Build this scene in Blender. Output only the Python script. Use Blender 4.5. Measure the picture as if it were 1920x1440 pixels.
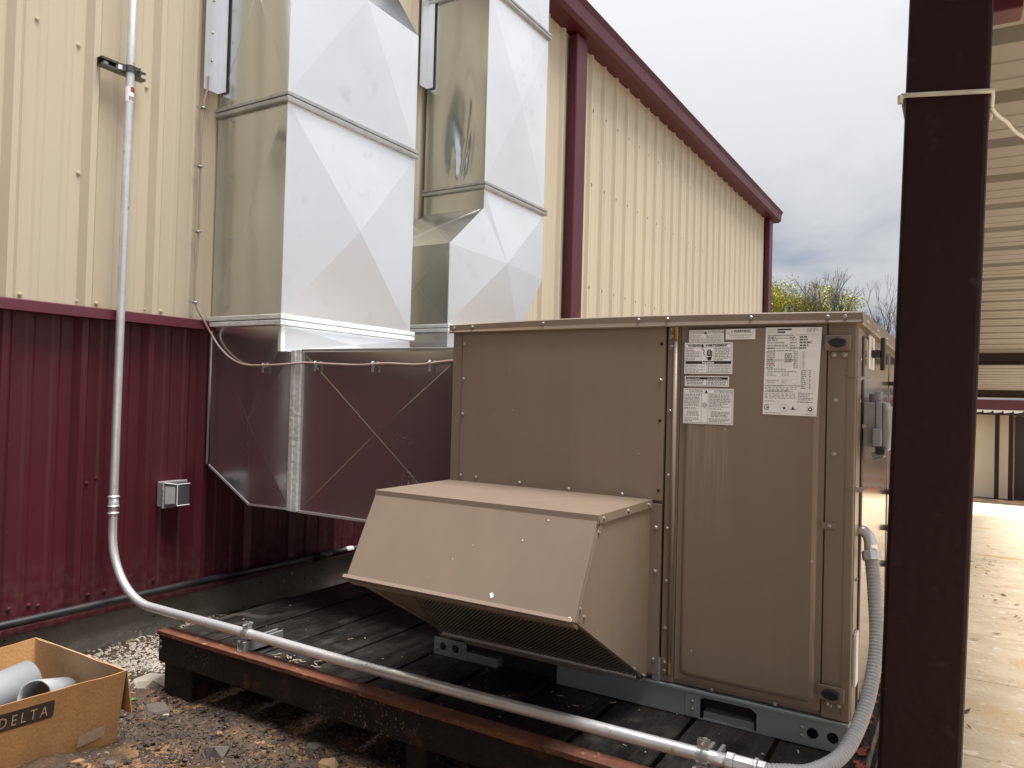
import bpy, math, random
from mathutils import Vector, Matrix, noise
random.seed(7)
for o in list(bpy.data.objects): bpy.data.objects.remove(o)
scene = bpy.context.scene
C = scene.collection
R = math.radians

# ------------------------------------------------------------------ camera
cam_d = bpy.data.cameras.new('camera'); cam = bpy.data.objects.new('camera', cam_d); C.objects.link(cam)
cr = Vector((0.85591891, 0.51640985, 0.02690165)); cu = Vector((-0.01439132, -0.02821471, 0.99949828)); cf = Vector((-0.51690978, 0.85587663, 0.01671769))
M = Matrix.Identity(4)
for i in range(3):
    M[i][0] = cr[i]; M[i][1] = cu[i]; M[i][2] = -cf[i]
M.translation = Vector((3.47965, -2.48191, 1.05439))
cam.matrix_world = M
cam_d.sensor_width = 36; cam_d.lens = 1407.555 * 36 / 1920; cam_d.clip_start = 0.02; cam_d.clip_end = 1200
scene.camera = cam

# ------------------------------------------------------------------ sky, sun, exposure
SUN_EL, SUN_AZ = 75, 88       # azimuth measured from +Y towards +X
w = bpy.data.worlds.new('World'); scene.world = w; w.use_nodes = True
nt = w.node_tree; nt.nodes.clear()
def N(t, nt_=None, **kw):
    n = (nt_ or nt).nodes.new(t)
    for k, v in kw.items(): setattr(n, k, v)
    return n
out = N('ShaderNodeOutputWorld'); bg = N('ShaderNodeBackground'); bg.inputs[1].default_value = 0.1
sky = N('ShaderNodeTexSky', sky_type='NISHITA', sun_disc=False, sun_elevation=R(SUN_EL), sun_rotation=R(SUN_AZ))
tc = N('ShaderNodeTexCoord'); sep = N('ShaderNodeSeparateXYZ'); nt.links.new(tc.outputs['Generated'], sep.inputs[0])
zz = N('ShaderNodeMath', operation='ABSOLUTE'); nt.links.new(sep.outputs[2], zz.inputs[0])
za = N('ShaderNodeMath', operation='ADD'); za.inputs[1].default_value = 0.22; nt.links.new(zz.outputs[0], za.inputs[0])
dv = N('ShaderNodeVectorMath', operation='DIVIDE'); cmb = N('ShaderNodeCombineXYZ')
for i in range(3): nt.links.new(za.outputs[0], cmb.inputs[i])
nt.links.new(tc.outputs['Generated'], dv.inputs[0]); nt.links.new(cmb.outputs[0], dv.inputs[1])
ns = N('ShaderNodeTexNoise'); ns.inputs['Scale'].default_value = 1.25; ns.inputs['Detail'].default_value = 7; ns.inputs['Roughness'].default_value = 0.52; ns.inputs['Distortion'].default_value = 0.35
mp = N('ShaderNodeMapping'); mp.inputs['Location'].default_value = (3.1, 1.7, 0.4); mp.inputs['Scale'].default_value = (1.0, 0.8, 1.0)
nt.links.new(dv.outputs[0], mp.inputs[0]); nt.links.new(mp.outputs[0], ns.inputs[0])
rp = N('ShaderNodeValToRGB'); nt.links.new(ns.outputs[0], rp.inputs[0])
rp.color_ramp.elements[0].position = 0.39; rp.color_ramp.elements[0].color = (0.53, 0.59, 0.73, 1)
rp.color_ramp.elements[1].position = 0.585; rp.color_ramp.elements[1].color = (0.99, 0.995, 1.0, 1)
e = rp.color_ramp.elements.new(0.48); e.color = (0.80, 0.82, 0.86, 1)
sc = N('ShaderNodeVectorMath', operation='SCALE'); sc.inputs['Scale'].default_value = 9.9; nt.links.new(rp.outputs[0], sc.inputs[0])
zc = N('ShaderNodeMath', operation='MULTIPLY_ADD', use_clamp=False); zc.inputs[1].default_value = 2 / 3; zc.inputs[2].default_value = 1 / 3; nt.links.new(zz.outputs[0], zc.inputs[0])   # overcast sky: (1 + 2 sin h) / 3
cie = N('ShaderNodeVectorMath', operation='SCALE'); nt.links.new(sc.outputs[0], cie.inputs[0]); nt.links.new(zc.outputs[0], cie.inputs['Scale'])
mx = N('ShaderNodeMix', data_type='RGBA'); mx.inputs[0].default_value = 0.93
nt.links.new(sky.outputs[0], mx.inputs[6]); nt.links.new(cie.outputs[0], mx.inputs[7])
nt.links.new(mx.outputs[2], bg.inputs[0]); nt.links.new(bg.outputs[0], out.inputs[0])
sd = bpy.data.lights.new('sun', 'SUN'); sd.energy = 4.9; sd.angle = R(32); sd.color = (1.0, 0.965, 0.92)
so = bpy.data.objects.new('sun', sd); C.objects.link(so)
sv = Vector((math.sin(R(SUN_AZ)) * math.cos(R(SUN_EL)), math.cos(R(SUN_AZ)) * math.cos(R(SUN_EL)), math.sin(R(SUN_EL))))
so.rotation_euler = sv.to_track_quat('Z', 'Y').to_euler(); so.location = (6, -6, 12)
vs = scene.view_settings; vs.view_transform = 'Standard'; vs.look = 'None'; vs.exposure = 0.62; vs.gamma = 1.0
scene.render.engine = 'CYCLES'; scene.cycles.max_bounces = 7; scene.cycles.diffuse_bounces = 3; scene.cycles.glossy_bounces = 4; scene.cycles.transmission_bounces = 4; scene.render.resolution_x = 1024; scene.render.resolution_y = 768

# ------------------------------------------------------------------ materials
def mat(name, c1, c2=None, rough=0.5, rough2=None, metal=0.0, scale=6.0, detail=5, coat=0.0, bump=0.0, bscale=40.0, stretch=(1, 1, 1), lo=0.35, hi=0.65, rnd=0.0, spec=0.5, nrough=0.55):
    m = bpy.data.materials.new(name); m.use_nodes = True; t = m.node_tree; b = t.nodes['Principled BSDF']
    b.inputs['Metallic'].default_value = metal; b.inputs['Specular IOR Level'].default_value = spec
    if coat: b.inputs['Coat Weight'].default_value = coat; b.inputs['Coat Roughness'].default_value = 0.12
    tcn = N('ShaderNodeTexCoord', t); mpn = N('ShaderNodeMapping', t); mpn.inputs['Scale'].default_value = stretch
    t.links.new(tcn.outputs['Object'], mpn.inputs[0])
    n1 = N('ShaderNodeTexNoise', t); n1.inputs['Scale'].default_value = scale; n1.inputs['Detail'].default_value = detail; n1.inputs['Roughness'].default_value = nrough
    t.links.new(mpn.outputs[0], n1.inputs[0])
    mr = N('ShaderNodeMapRange', t); mr.inputs[1].default_value = lo; mr.inputs[2].default_value = hi; t.links.new(n1.outputs[0], mr.inputs[0])
    mxn = N('ShaderNodeMix', t, data_type='RGBA'); t.links.new(mr.outputs[0], mxn.inputs[0])
    c2 = c2 or tuple(x * 0.85 for x in c1)
    mxn.inputs[6].default_value = (*c1, 1); mxn.inputs[7].default_value = (*c2, 1)
    col = mxn.outputs[2]
    if rnd:
        oi = N('ShaderNodeObjectInfo', t); hs = N('ShaderNodeHueSaturation', t); ra = N('ShaderNodeMapRange', t)
        ra.inputs[3].default_value = 1 - rnd; ra.inputs[4].default_value = 1 + rnd
        t.links.new(oi.outputs['Random'], ra.inputs[0]); t.links.new(ra.outputs[0], hs.inputs['Value']); t.links.new(col, hs.inputs['Color']); col = hs.outputs[0]
    t.links.new(col, b.inputs['Base Color'])
    if rough2 is None: b.inputs['Roughness'].default_value = rough
    else:
        mr2 = N('ShaderNodeMapRange', t); mr2.inputs[1].default_value = lo; mr2.inputs[2].default_value = hi; mr2.inputs[3].default_value = rough; mr2.inputs[4].default_value = rough2
        t.links.new(n1.outputs[0], mr2.inputs[0]); t.links.new(mr2.outputs[0], b.inputs['Roughness'])
    if bump:
        n2 = N('ShaderNodeTexNoise', t); n2.inputs['Scale'].default_value = bscale; n2.inputs['Detail'].default_value = 2
        t.links.new(mpn.outputs[0], n2.inputs[0])
        bp = N('ShaderNodeBump', t); bp.inputs['Strength'].default_value = bump; bp.inputs['Distance'].default_value = 0.02
        t.links.new(n2.outputs[0], bp.inputs['Height']); t.links.new(bp.outputs[0], b.inputs['Normal'])
    return m

def add_specks(m, colour, scale, thresh, soft=0.03, rough=None, patch=None):
    """scatter of small marks of another colour (chips, dust, scuffs): optional large-scale patch mask (scale, lo, hi)"""
    t = m.node_tree; b = t.nodes['Principled BSDF']
    src = b.inputs['Base Color'].links[0].from_socket
    tcn = N('ShaderNodeTexCoord', t); n = N('ShaderNodeTexNoise', t); n.inputs['Scale'].default_value = scale; n.inputs['Detail'].default_value = 2
    t.links.new(tcn.outputs['Object'], n.inputs[0])
    mr = N('ShaderNodeMapRange', t); mr.inputs[1].default_value = thresh; mr.inputs[2].default_value = thresh + soft; t.links.new(n.outputs[0], mr.inputs[0])
    fac = mr.outputs[0]
    if patch:
        n3 = N('ShaderNodeTexNoise', t); n3.inputs['Scale'].default_value = patch[0]; n3.inputs['Detail'].default_value = 2; t.links.new(tcn.outputs['Object'], n3.inputs[0])
        m3 = N('ShaderNodeMapRange', t); m3.inputs[1].default_value = patch[1]; m3.inputs[2].default_value = patch[2]; t.links.new(n3.outputs[0], m3.inputs[0])
        mm = N('ShaderNodeMath', t, operation='MULTIPLY'); t.links.new(fac, mm.inputs[0]); t.links.new(m3.outputs[0], mm.inputs[1]); fac = mm.outputs[0]
    mxn = N('ShaderNodeMix', t, data_type='RGBA'); t.links.new(fac, mxn.inputs[0]); t.links.new(src, mxn.inputs[6]); mxn.inputs[7].default_value = (*colour, 1)
    t.links.new(mxn.outputs[2], b.inputs['Base Color'])
    if rough is not None:
        rs = b.inputs['Roughness']; m4 = N('ShaderNodeMix', t, data_type='FLOAT'); t.links.new(fac, m4.inputs[0])
        if rs.links: t.links.new(rs.links[0].from_socket, m4.inputs[2])
        else: m4.inputs[2].default_value = rs.default_value
        m4.inputs[3].default_value = rough; t.links.new(m4.outputs[0], rs)
    return m

TAN = mat('tan_paint', (.535, .468, .352), (.505, .442, .333), .42, scale=1.2, rnd=.03, bump=.04, bscale=3.0, stretch=(1, 1, .25))
MAROON = mat('maroon_paint', (.080, .0085, .0180), (.070, .0074, .0157), .42, .5, scale=2.0, rnd=.05, bump=.04, bscale=3.0, stretch=(1, 1, .25))
add_specks(MAROON, (.2, .13, .12), 160, .74, .03)
def splash(m, z0, z1, colour, amount, scale):
    """dried mud kicked up on the foot of the sheets, fading out with height"""
    t = m.node_tree; b = t.nodes['Principled BSDF']; src = b.inputs['Base Color'].links[0].from_socket
    tcn = N('ShaderNodeTexCoord', t); sp = N('ShaderNodeSeparateXYZ', t); t.links.new(tcn.outputs['Object'], sp.inputs[0])
    n = N('ShaderNodeTexNoise', t); n.inputs['Scale'].default_value = scale; n.inputs['Detail'].default_value = 4; t.links.new(tcn.outputs['Object'], n.inputs[0])
    r1 = N('ShaderNodeMapRange', t); r1.inputs[1].default_value = .40; r1.inputs[2].default_value = .70; t.links.new(n.outputs[0], r1.inputs[0])
    r2 = N('ShaderNodeMapRange', t); r2.inputs[1].default_value = z1; r2.inputs[2].default_value = z0; r2.inputs[4].default_value = amount; t.links.new(sp.outputs[2], r2.inputs[0])
    mm = N('ShaderNodeMath', t, operation='MULTIPLY'); t.links.new(r1.outputs[0], mm.inputs[0]); t.links.new(r2.outputs[0], mm.inputs[1])
    mxn = N('ShaderNodeMix', t, data_type='RGBA'); t.links.new(mm.outputs[0], mxn.inputs[0]); t.links.new(src, mxn.inputs[6]); mxn.inputs[7].default_value = (*colour, 1); t.links.new(mxn.outputs[2], b.inputs['Base Color'])
splash(MAROON, 0, .32, (.13, .085, .062), .5, 26)
DARKMAROON = mat('dark_maroon_paint', (.022, .006, .008), (.018, .005, .007), .5, spec=.25, scale=3, bump=.05, bscale=60)
add_specks(DARKMAROON, (.050, .034, .032), 24, .64, .14)
GALV = mat('galvanised_sheet', (.90, .91, .925), (.82, .835, .85), .285, .36, metal=.82, scale=1.6, detail=2, bump=.03, bscale=1.7)  # bright copy for sky-facing duct fronts, their brightness put into the base colour
GALVSIDE = mat('galvanised_shaded_scuffed_sheet', (.61, .635, .625), (.53, .555, .545), .15, .25, metal=.95, scale=1.6, detail=2, bump=.02, bscale=1.6)  # shaded copy for duct sides: same sheet, darker base colour, plus real scuffs
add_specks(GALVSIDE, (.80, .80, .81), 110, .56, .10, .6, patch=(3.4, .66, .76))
add_specks(GALV, (.66, .67, .68), 9, .60, .22, patch=(1.3, .45, .7))
GALVDULL = mat('dull_galvanised_steel', (.50, .51, .51), (.38, .39, .39), .42, .58, metal=.9, scale=9, bump=.08, bscale=30)
GALVRAIL = mat('base_rail_steel', (.46, .50, .52), (.34, .375, .39), .35, .5, metal=.65, scale=5, bump=.06, bscale=14, stretch=(.3, 1, 1))
CONDUIT = mat('conduit_steel', (.80, .81, .82), (.64, .65, .66), .30, .42, metal=.65, scale=12, bump=.05, bscale=60)
add_specks(CONDUIT, (.45, .36, .2), 22, .68, .06, .7)
MASTIC = mat('white_duct_sealant', (.68, .69, .67), (.56, .57, .55), .55, scale=9, bump=.25, bscale=45)
BROWN = mat('brown_enamel', (.232, .178, .136), (.212, .162, .124), .33, .40, scale=6, stretch=(1, 1, .12), coat=.15, bump=.025, bscale=3.2)
add_specks(BROWN, (.42, .36, .30), 42, .765, .02)
BROWNGLOSS = mat('glossy_brown_enamel', (.215, .165, .126), (.20, .153, .117), .10, .14, scale=1.2, coat=.6, bump=.012, bscale=2.2)
SCREWM = mat('zinc_screw', (.55, .54, .51), (.42, .41, .39), .35, metal=.9, scale=60)
BLACKP = mat('black_plastic', (.012, .012, .013), (.018, .018, .018), .4, scale=20)
BRASS = mat('brass', (.45, .30, .10), (.36, .23, .08), .35, metal=1, scale=30)
DARKHOLE = mat('dark_interior', (.012, .011, .010), (.016, .014, .013), .8, scale=10)
CONCRETE = mat('foundation_concrete', (.215, .20, .168), (.13, .12, .10), .9, scale=5, detail=5, bump=.5, bscale=26, nrough=.65)
add_specks(CONCRETE, (.50, .46, .40), 20, .66, .05, patch=(2.4, .5, .62))
add_specks(CONCRETE, (.035, .03, .026), 30, .70, .04)
SLAB = mat('tan_concrete_slab', (.68, .56, .40), (.56, .44, .30), .95, scale=3.2, detail=6, bump=.25, bscale=45, nrough=.72, spec=.12)
add_specks(SLAB, (.56, .36, .17), 1.4, .60, .16)
add_specks(SLAB, (.33, .25, .17), 26, .66, .08, patch=(1.1, .42, .6))
add_specks(SLAB, (.76, .68, .55), 15, .60, .12)
JOINT = mat('joint_filler', (.20, .14, .085), (.16, .11, .07), .9, scale=8)
PLANK = mat('black_wet_plank', (.0075, .007, .0066), (.018, .016, .0138), .30, .66, spec=.36, scale=7, detail=5, bump=.30, bscale=30, stretch=(2.2, .7, 1), rnd=.3, nrough=.65)
add_specks(PLANK, (.050, .044, .034), 5, .60, .12, .75)
add_specks(PLANK, (.50, .46, .38), 70, .75, .03, .8)
BLACKSTEEL = mat('black_painted_steel', (.0075, .0065, .0055), (.016, .013, .0105), .5, .75, spec=.25, scale=11, detail=7, bump=.25, bscale=50)
add_specks(BLACKSTEEL, (.055, .022, .012), 9, .60, .12, .8)
add_specks(BLACKSTEEL, (.20, .15, .095), 120, .64, .04, .85, patch=(1.6, .5, .62))
RUST = mat('rusty_steel', (.165, .058, .027), (.075, .028, .016), .62, .8, scale=7, detail=5, bump=.3, bscale=60, nrough=.65)
add_specks(RUST, (.27, .13, .06), 30, .66, .06)
add_specks(RUST, (.05, .025, .016), 18, .68, .05)
REDPAINT = mat('peeling_red_paint', (.33, .06, .035), (.24, .045, .028), .6, scale=12, bump=.3, bscale=60)
CARD = mat('cardboard', (.47, .255, .098), (.41, .215, .08), .8, scale=14, detail=5, bump=.10, bscale=120, stretch=(1, 1, .6))
splash(CARD, -.25, -.12, (.16, .085, .035), .75, 9)
CARDIN = mat('cardboard_inside', (.43, .29, .165), (.37, .245, .135), .85, scale=8, bump=.06, bscale=100)
CARDINK = mat('black_box_ink', (.032, .026, .022), (.055, .042, .032), .75, scale=40, stretch=(1, 1, .15))
CARDLET = mat('box_lettering', (.50, .33, .17), (.42, .27, .13), .8, scale=20)
PVC = mat('grey_pvc', (.30, .315, .33), (.265, .28, .295), .42, scale=9, bump=.03, bscale=30)
FLEX = mat('grey_flexible_sleeve', (.36, .365, .37), (.31, .315, .32), .45, scale=14)
GREYBOX = mat('grey_enclosure', (.27, .285, .295), (.24, .255, .265), .38, scale=6, bump=.04, bscale=200)
GREYPLASTIC = mat('grey_plastic', (.36, .36, .36), (.32, .32, .32), .35, scale=9)
CABLE = mat('cable_jacket', (.40, .29, .25), (.33, .23, .20), .5, scale=9)
PAPER = mat('sticker_paper', (.88, .88, .89), (.84, .84, .85), .45, scale=20)
INK = mat('black_ink', (.018, .018, .02), (.025, .025, .027), .55, scale=20)
GREYINK = mat('grey_ink', (.27, .27, .28), (.32, .32, .33), .6, scale=20)
REDINK = mat('red_ink', (.35, .04, .06), (.3, .03, .05), .5, scale=20)
MESHM = mat('filter_mesh_metal', (.90, .80, .68), (.76, .66, .55), .4, metal=.9, scale=20)
FILTER = mat('filter_pad', (.030, .022, .017), (.020, .015, .012), .85, scale=30)
WHITE = mat('white_cord_fibre', (.70, .69, .66), (.62, .61, .58), .7, scale=60)
CANOPYP = mat('canopy_sheet', (.25, .235, .21), (.23, .216, .193), .5, scale=2, rnd=.04)
BEAMD = mat('dark_red_oxide_beam', (.030, .012, .013), (.022, .009, .010), .55, scale=5)
CREAM = mat('cream_wall', (.80, .70, .52), (.76, .66, .48), .7, scale=3, bump=.05, bscale=20)
GLASS = mat('door_glass', (.05, .055, .06), (.07, .075, .08), .08, scale=2)
ORANGE = mat('orange_plastic', (.75, .13, .03), (.66, .11, .025), .45, scale=8)
STONEG = mat('slate_stone', (.125, .108, .092), (.062, .053, .045), .75, scale=16, detail=5, bump=.4, bscale=60, rnd=.25)
STONEW = mat('pale_limestone', (.42, .38, .32), (.27, .24, .20), .85, scale=22, bump=.3, bscale=70, rnd=.15)
STONEO = mat('ochre_stone', (.27, .17, .085), (.20, .12, .06), .85, scale=20, bump=.3, bscale=60, rnd=.2)
GRAVELM = mat('mixed_gravel', (.018, .0128, .009), (.078, .053, .034), .6, .85, scale=9, detail=6, bump=.3, bscale=80, nrough=.7, lo=.38, hi=.66)
BARK = mat('bark', (.13, .115, .10), (.09, .08, .07), .9, scale=8, bump=.3)
LEAFY = mat('yellow_green_leaf', (.50, .47, .07), (.33, .36, .06), .6, scale=2.5, lo=.4, hi=.6)
WEED = mat('weed_leaf', (.06, .15, .03), (.05, .12, .025), .6, scale=20)
LEAFB = mat('dead_leaf', (.075, .04, .025), (.12, .06, .03), .8, scale=30)
BLACKPIPE = mat('black_pipe', (.012, .012, .013), (.02, .02, .02), .32, .5, scale=7)

def streaks(m, x0, x1, z0, z1, colour):
    t = m.node_tree; b = t.nodes['Principled BSDF']; src = b.inputs['Base Color'].links[0].from_socket
    tcn = N('ShaderNodeTexCoord', t); sp = N('ShaderNodeSeparateXYZ', t); t.links.new(tcn.outputs['Object'], sp.inputs[0])
    mpn = N('ShaderNodeMapping', t); mpn.inputs['Scale'].default_value = (1, 1, .03); t.links.new(tcn.outputs['Object'], mpn.inputs[0])
    n = N('ShaderNodeTexNoise', t); n.inputs['Scale'].default_value = 120; n.inputs['Detail'].default_value = 2; t.links.new(mpn.outputs[0], n.inputs[0])
    def ramp(sock, a, c):
        r = N('ShaderNodeMapRange', t); r.inputs[1].default_value = a; r.inputs[2].default_value = c; t.links.new(sock, r.inputs[0]); return r.outputs[0]
    f = None
    for q in (ramp(n.outputs[0], .42, .66), ramp(sp.outputs[0], x0, x0 + .02), ramp(sp.outputs[0], x1, x1 - .02), ramp(sp.outputs[2], z0, z1), ramp(sp.outputs[2], z1 + .03, z1)):
        if f is None: f = q; continue
        mm = N('ShaderNodeMath', t, operation='MULTIPLY'); t.links.new(f, mm.inputs[0]); t.links.new(q, mm.inputs[1]); f = mm.outputs[0]
    mxn = N('ShaderNodeMix', t, data_type='RGBA'); t.links.new(f, mxn.inputs[0]); t.links.new(src, mxn.inputs[6]); mxn.inputs[7].default_value = (*colour, 1); t.links.new(mxn.outputs[2], b.inputs['Base Color'])
BROWNDOOR = BROWN.copy(); BROWNDOOR.name = 'brown_enamel_scuffed'; streaks(BROWNDOOR, 2.665, 2.835, .60, .98, (.29, .228, .18))

# soil: several tones in one material
def soil():
    m = mat('soil', (.066, .036, .017), (.026, .0158, .0092), .72, .95, scale=5.5, detail=6, bump=.9, bscale=38, nrough=.7)
    add_specks(m, (.185, .095, .036), 3.1, .47, .16, .9)
    add_specks(m, (.30, .165, .065), 8, .66, .05, .9)
    add_specks(m, (.17, .145, .12), 60, .64, .05, .8)
    add_specks(m, (.016, .012, .01), 24, .66, .05, .7)
    return m
SOIL = soil()

# ------------------------------------------------------------------ mesh helpers
class MB:
    def __init__(s): s.v = []; s.f = []
    def add(s, vs_, fs_):
        k = len(s.v); s.v += [tuple(p) for p in vs_]; s.f += [tuple(i + k for i in f) for f in fs_]; return s
    def box(s, x0, x1, y0, y1, z0, z1):
        return s.add([(x0, y0, z0), (x1, y0, z0), (x1, y1, z0), (x0, y1, z0), (x0, y0, z1), (x1, y0, z1), (x1, y1, z1), (x0, y1, z1)],
                     [(0, 3, 2, 1), (4, 5, 6, 7), (0, 1, 5, 4), (1, 2, 6, 5), (2, 3, 7, 6), (3, 0, 4, 7)])
    def obox(s, c, ax, ay, az):
        c, ax, ay, az = map(Vector, (c, ax, ay, az)); vs_ = []
        for k in (-1, 1):
            for a, b in ((-1, -1), (1, -1), (1, 1), (-1, 1)): vs_.append(c + a * ax + b * ay + k * az)
        return s.add(vs_, [(0, 3, 2, 1), (4, 5, 6, 7), (0, 1, 5, 4), (1, 2, 6, 5), (2, 3, 7, 6), (3, 0, 4, 7)])
    def prism(s, poly, d):
        """poly: planar 3D points, d: extrusion vector"""
        n = len(poly); d = Vector(d); a = [Vector(p) for p in poly]; b = [p + d for p in a]
        return s.add(a + b, [tuple(range(n - 1, -1, -1)), tuple(range(n, 2 * n))] + [(i, (i + 1) % n, n + (i + 1) % n, n + i) for i in range(n)])
    def tube(s, path, r, n=12, caps=True, closed=False):
        path = [Vector(p) for p in path]; m = len(path); rs = r if isinstance(r, (list, tuple)) else [r] * m
        prev = None; rings = []
        for i, p in enumerate(path):
            if closed: t = path[(i + 1) % m] - path[i - 1]
            else: t = (path[min(i + 1, m - 1)] - path[max(i - 1, 0)])
            t.normalize()
            if prev is None:
                h = Vector((0, 0, 1)) if abs(t.z) < .9 else Vector((1, 0, 0)); a = t.cross(h).normalized()
            else:
                a = (prev - t * prev.dot(t)).normalized()
            prev = a; b = t.cross(a)
            rings.append([p + (a * math.cos(2 * math.pi * k / n) + b * math.sin(2 * math.pi * k / n)) * rs[i] for k in range(n)])
        k0 = len(s.v)
        for rg in rings: s.v += [tuple(q) for q in rg]
        for i in range(m if closed else m - 1):
            j = (i + 1) % m
            for k in range(n): s.f.append((k0 + i * n + k, k0 + i * n + (k + 1) % n, k0 + j * n + (k + 1) % n, k0 + j * n + k))
        if caps and not closed:
            s.f.append(tuple(k0 + k for k in range(n - 1, -1, -1))); s.f.append(tuple(k0 + (m - 1) * n + k for k in range(n)))
        return s
    def build(s, name, m, parent=None, smooth=False, bevel=0.0, segs=2, kind=None):
        me = bpy.data.meshes.new(name); me.from_pydata(s.v, [], s.f); me.update()
        me.materials.append(m)
        if smooth:
            for p in me.polygons: p.use_smooth = True
        return link(name, me, parent, bevel, segs, kind, smooth)
def link(name, me, parent=None, bevel=0.0, segs=2, kind=None, smooth=False):
    o = bpy.data.objects.new(name, me); C.objects.link(o)
    if parent is not None: setp(o, parent)
    if bevel:
        b = o.modifiers.new('bevel', 'BEVEL'); b.width = bevel; b.segments = segs; b.limit_method = 'ANGLE'; b.angle_limit = R(40)
    if smooth:
        o.modifiers.new('normals', 'WEIGHTED_NORMAL') if False else None
    if kind: o['kind'] = kind
    return o
def wm(o):
    m = o.matrix_basis.copy()
    if o.parent: m = wm(o.parent) @ o.matrix_parent_inverse @ m
    return m
def setp(o, parent): o.parent = parent; o.matrix_parent_inverse = wm(parent).inverted()
def thing(name, label, cat, loc=(0, 0, 0), group=None):
    o = bpy.data.objects.new(name, None); C.objects.link(o); o.location = loc; o.empty_display_size = .1
    return tag(o, label, cat, group)
def tag(o, label, cat, group=None):
    o['label'] = label; o['category'] = cat
    if group: o['group'] = group
    return o
def put(me, name, parent, mw):
    o = bpy.data.objects.new(name, me); C.objects.link(o)
    if parent is not None: o.parent = parent; o.matrix_parent_inverse = wm(parent).inverted()
    o.matrix_basis = mw; return o
def mesh_of(mb, m, smooth=False, name='piece'):
    me = bpy.data.meshes.new(name); me.from_pydata(mb.v, [], mb.f); me.update(); me.materials.append(m)
    if smooth:
        for p in me.polygons: p.use_smooth = True
    return me
def arc(c, r, a0, a1, n, fx, fy):
    c = Vector(c); fx = Vector(fx); fy = Vector(fy)
    return [c + fx * (r * math.cos(a0 + (a1 - a0) * i / n)) + fy * (r * math.sin(a0 + (a1 - a0) * i / n)) for i in range(n + 1)]
def spline(pts, n=8):
    """Catmull-Rom through pts"""
    P = [Vector(p) for p in pts]; P = [P[0] * 2 - P[1]] + P + [P[-1] * 2 - P[-2]]; o = []
    for i in range(1, len(P) - 2):
        for k in range(n):
            t = k / n; a, b, c, d = P[i - 1:i + 3]
            o.append(.5 * ((2 * b) + (c - a) * t + (2 * a - 5 * b + 4 * c - d) * t * t + (3 * b - a - 3 * c + d) * t ** 3))
    o.append(P[-2]); return o
def plate(name, outer, holes, thick, frame, m, parent, bevel=0):
    """flat plate with real holes: outer/holes are lists of (a,b); frame = (origin, ea, eb, en)"""
    cv = bpy.data.curves.new('plate', 'CURVE'); cv.dimensions = '2D'; cv.fill_mode = 'BOTH'; cv.extrude = thick / 2
    for lp in [outer] + holes:
        sp = cv.splines.new('POLY'); sp.points.add(len(lp) - 1); sp.use_cyclic_u = True
        for i, (a, b) in enumerate(lp): sp.points[i].co = (a, b, 0, 1)
    to = bpy.data.objects.new('plate', cv); C.objects.link(to)
    me = bpy.data.meshes.new_from_object(to.evaluated_get(bpy.context.evaluated_depsgraph_get()))
    bpy.data.objects.remove(to); bpy.data.curves.remove(cv)
    o0, ea, eb, en = map(Vector, frame)
    for v in me.vertices:
        a, b, c = v.co; v.co = o0 + ea * a + eb * b + en * c
    me.materials.clear(); me.materials.append(m); me.name = name
    return link(name, me, parent, bevel)
def circ(cx, cy, r, n=20): return [(cx + r * math.cos(2 * math.pi * k / n), cy + r * math.sin(2 * math.pi * k / n)) for k in range(n)]
def text_geo(mb, s, size, frame, align='LEFT', squeeze=1.0, weight=0.0):
    cv = bpy.data.curves.new('txt', 'FONT'); cv.body = s; cv.size = size; cv.align_x = align; cv.resolution_u = 2; cv.offset = weight
    to = bpy.data.objects.new('txt', cv); C.objects.link(to)
    me = bpy.data.meshes.new_from_object(to.evaluated_get(bpy.context.evaluated_depsgraph_get()))
    o0, ea, eb = map(Vector, frame)
    mb.add([o0 + ea * v.co.x * squeeze + eb * v.co.y for v in me.vertices], [tuple(p.vertices) for p in me.polygons])
    bpy.data.objects.remove(to); bpy.data.curves.remove(cv); bpy.data.meshes.remove(me)

# screw head meshes (axis +Z)
def screw_mesh(r, h, m):
    b = MB()
    b.tube([(0, 0, 0), (0, 0, h * .25)], r * 1.45, 12)
    b.tube([(0, 0, h * .2), (0, 0, h * .8), (0, 0, h)], [r, r, r * .7], 6)
    return mesh_of(b, m, name='screw')
SCR_Z = screw_mesh(.0050, .006, SCREWM); SCR_T = screw_mesh(.0075, .009, TAN); SCR_M = screw_mesh(.0075, .009, MAROON); SCR_F = screw_mesh(.018, .02, mat('weathered_screw', (.22, .18, .12), None, .6))
RX = Matrix.Rotation(R(90), 4, 'Y')        # Z -> +X
RYn = Matrix.Rotation(R(90), 4, 'X')       # Z -> -Y
def screw(parent, p, facing='-Y', me=None):
    rot = {'-Y': RYn, '+X': RX, '+Z': Matrix.Identity(4)}[facing]
    return put(me or SCR_Z, 'screw', parent, Matrix.Translation(p) @ rot)

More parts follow.
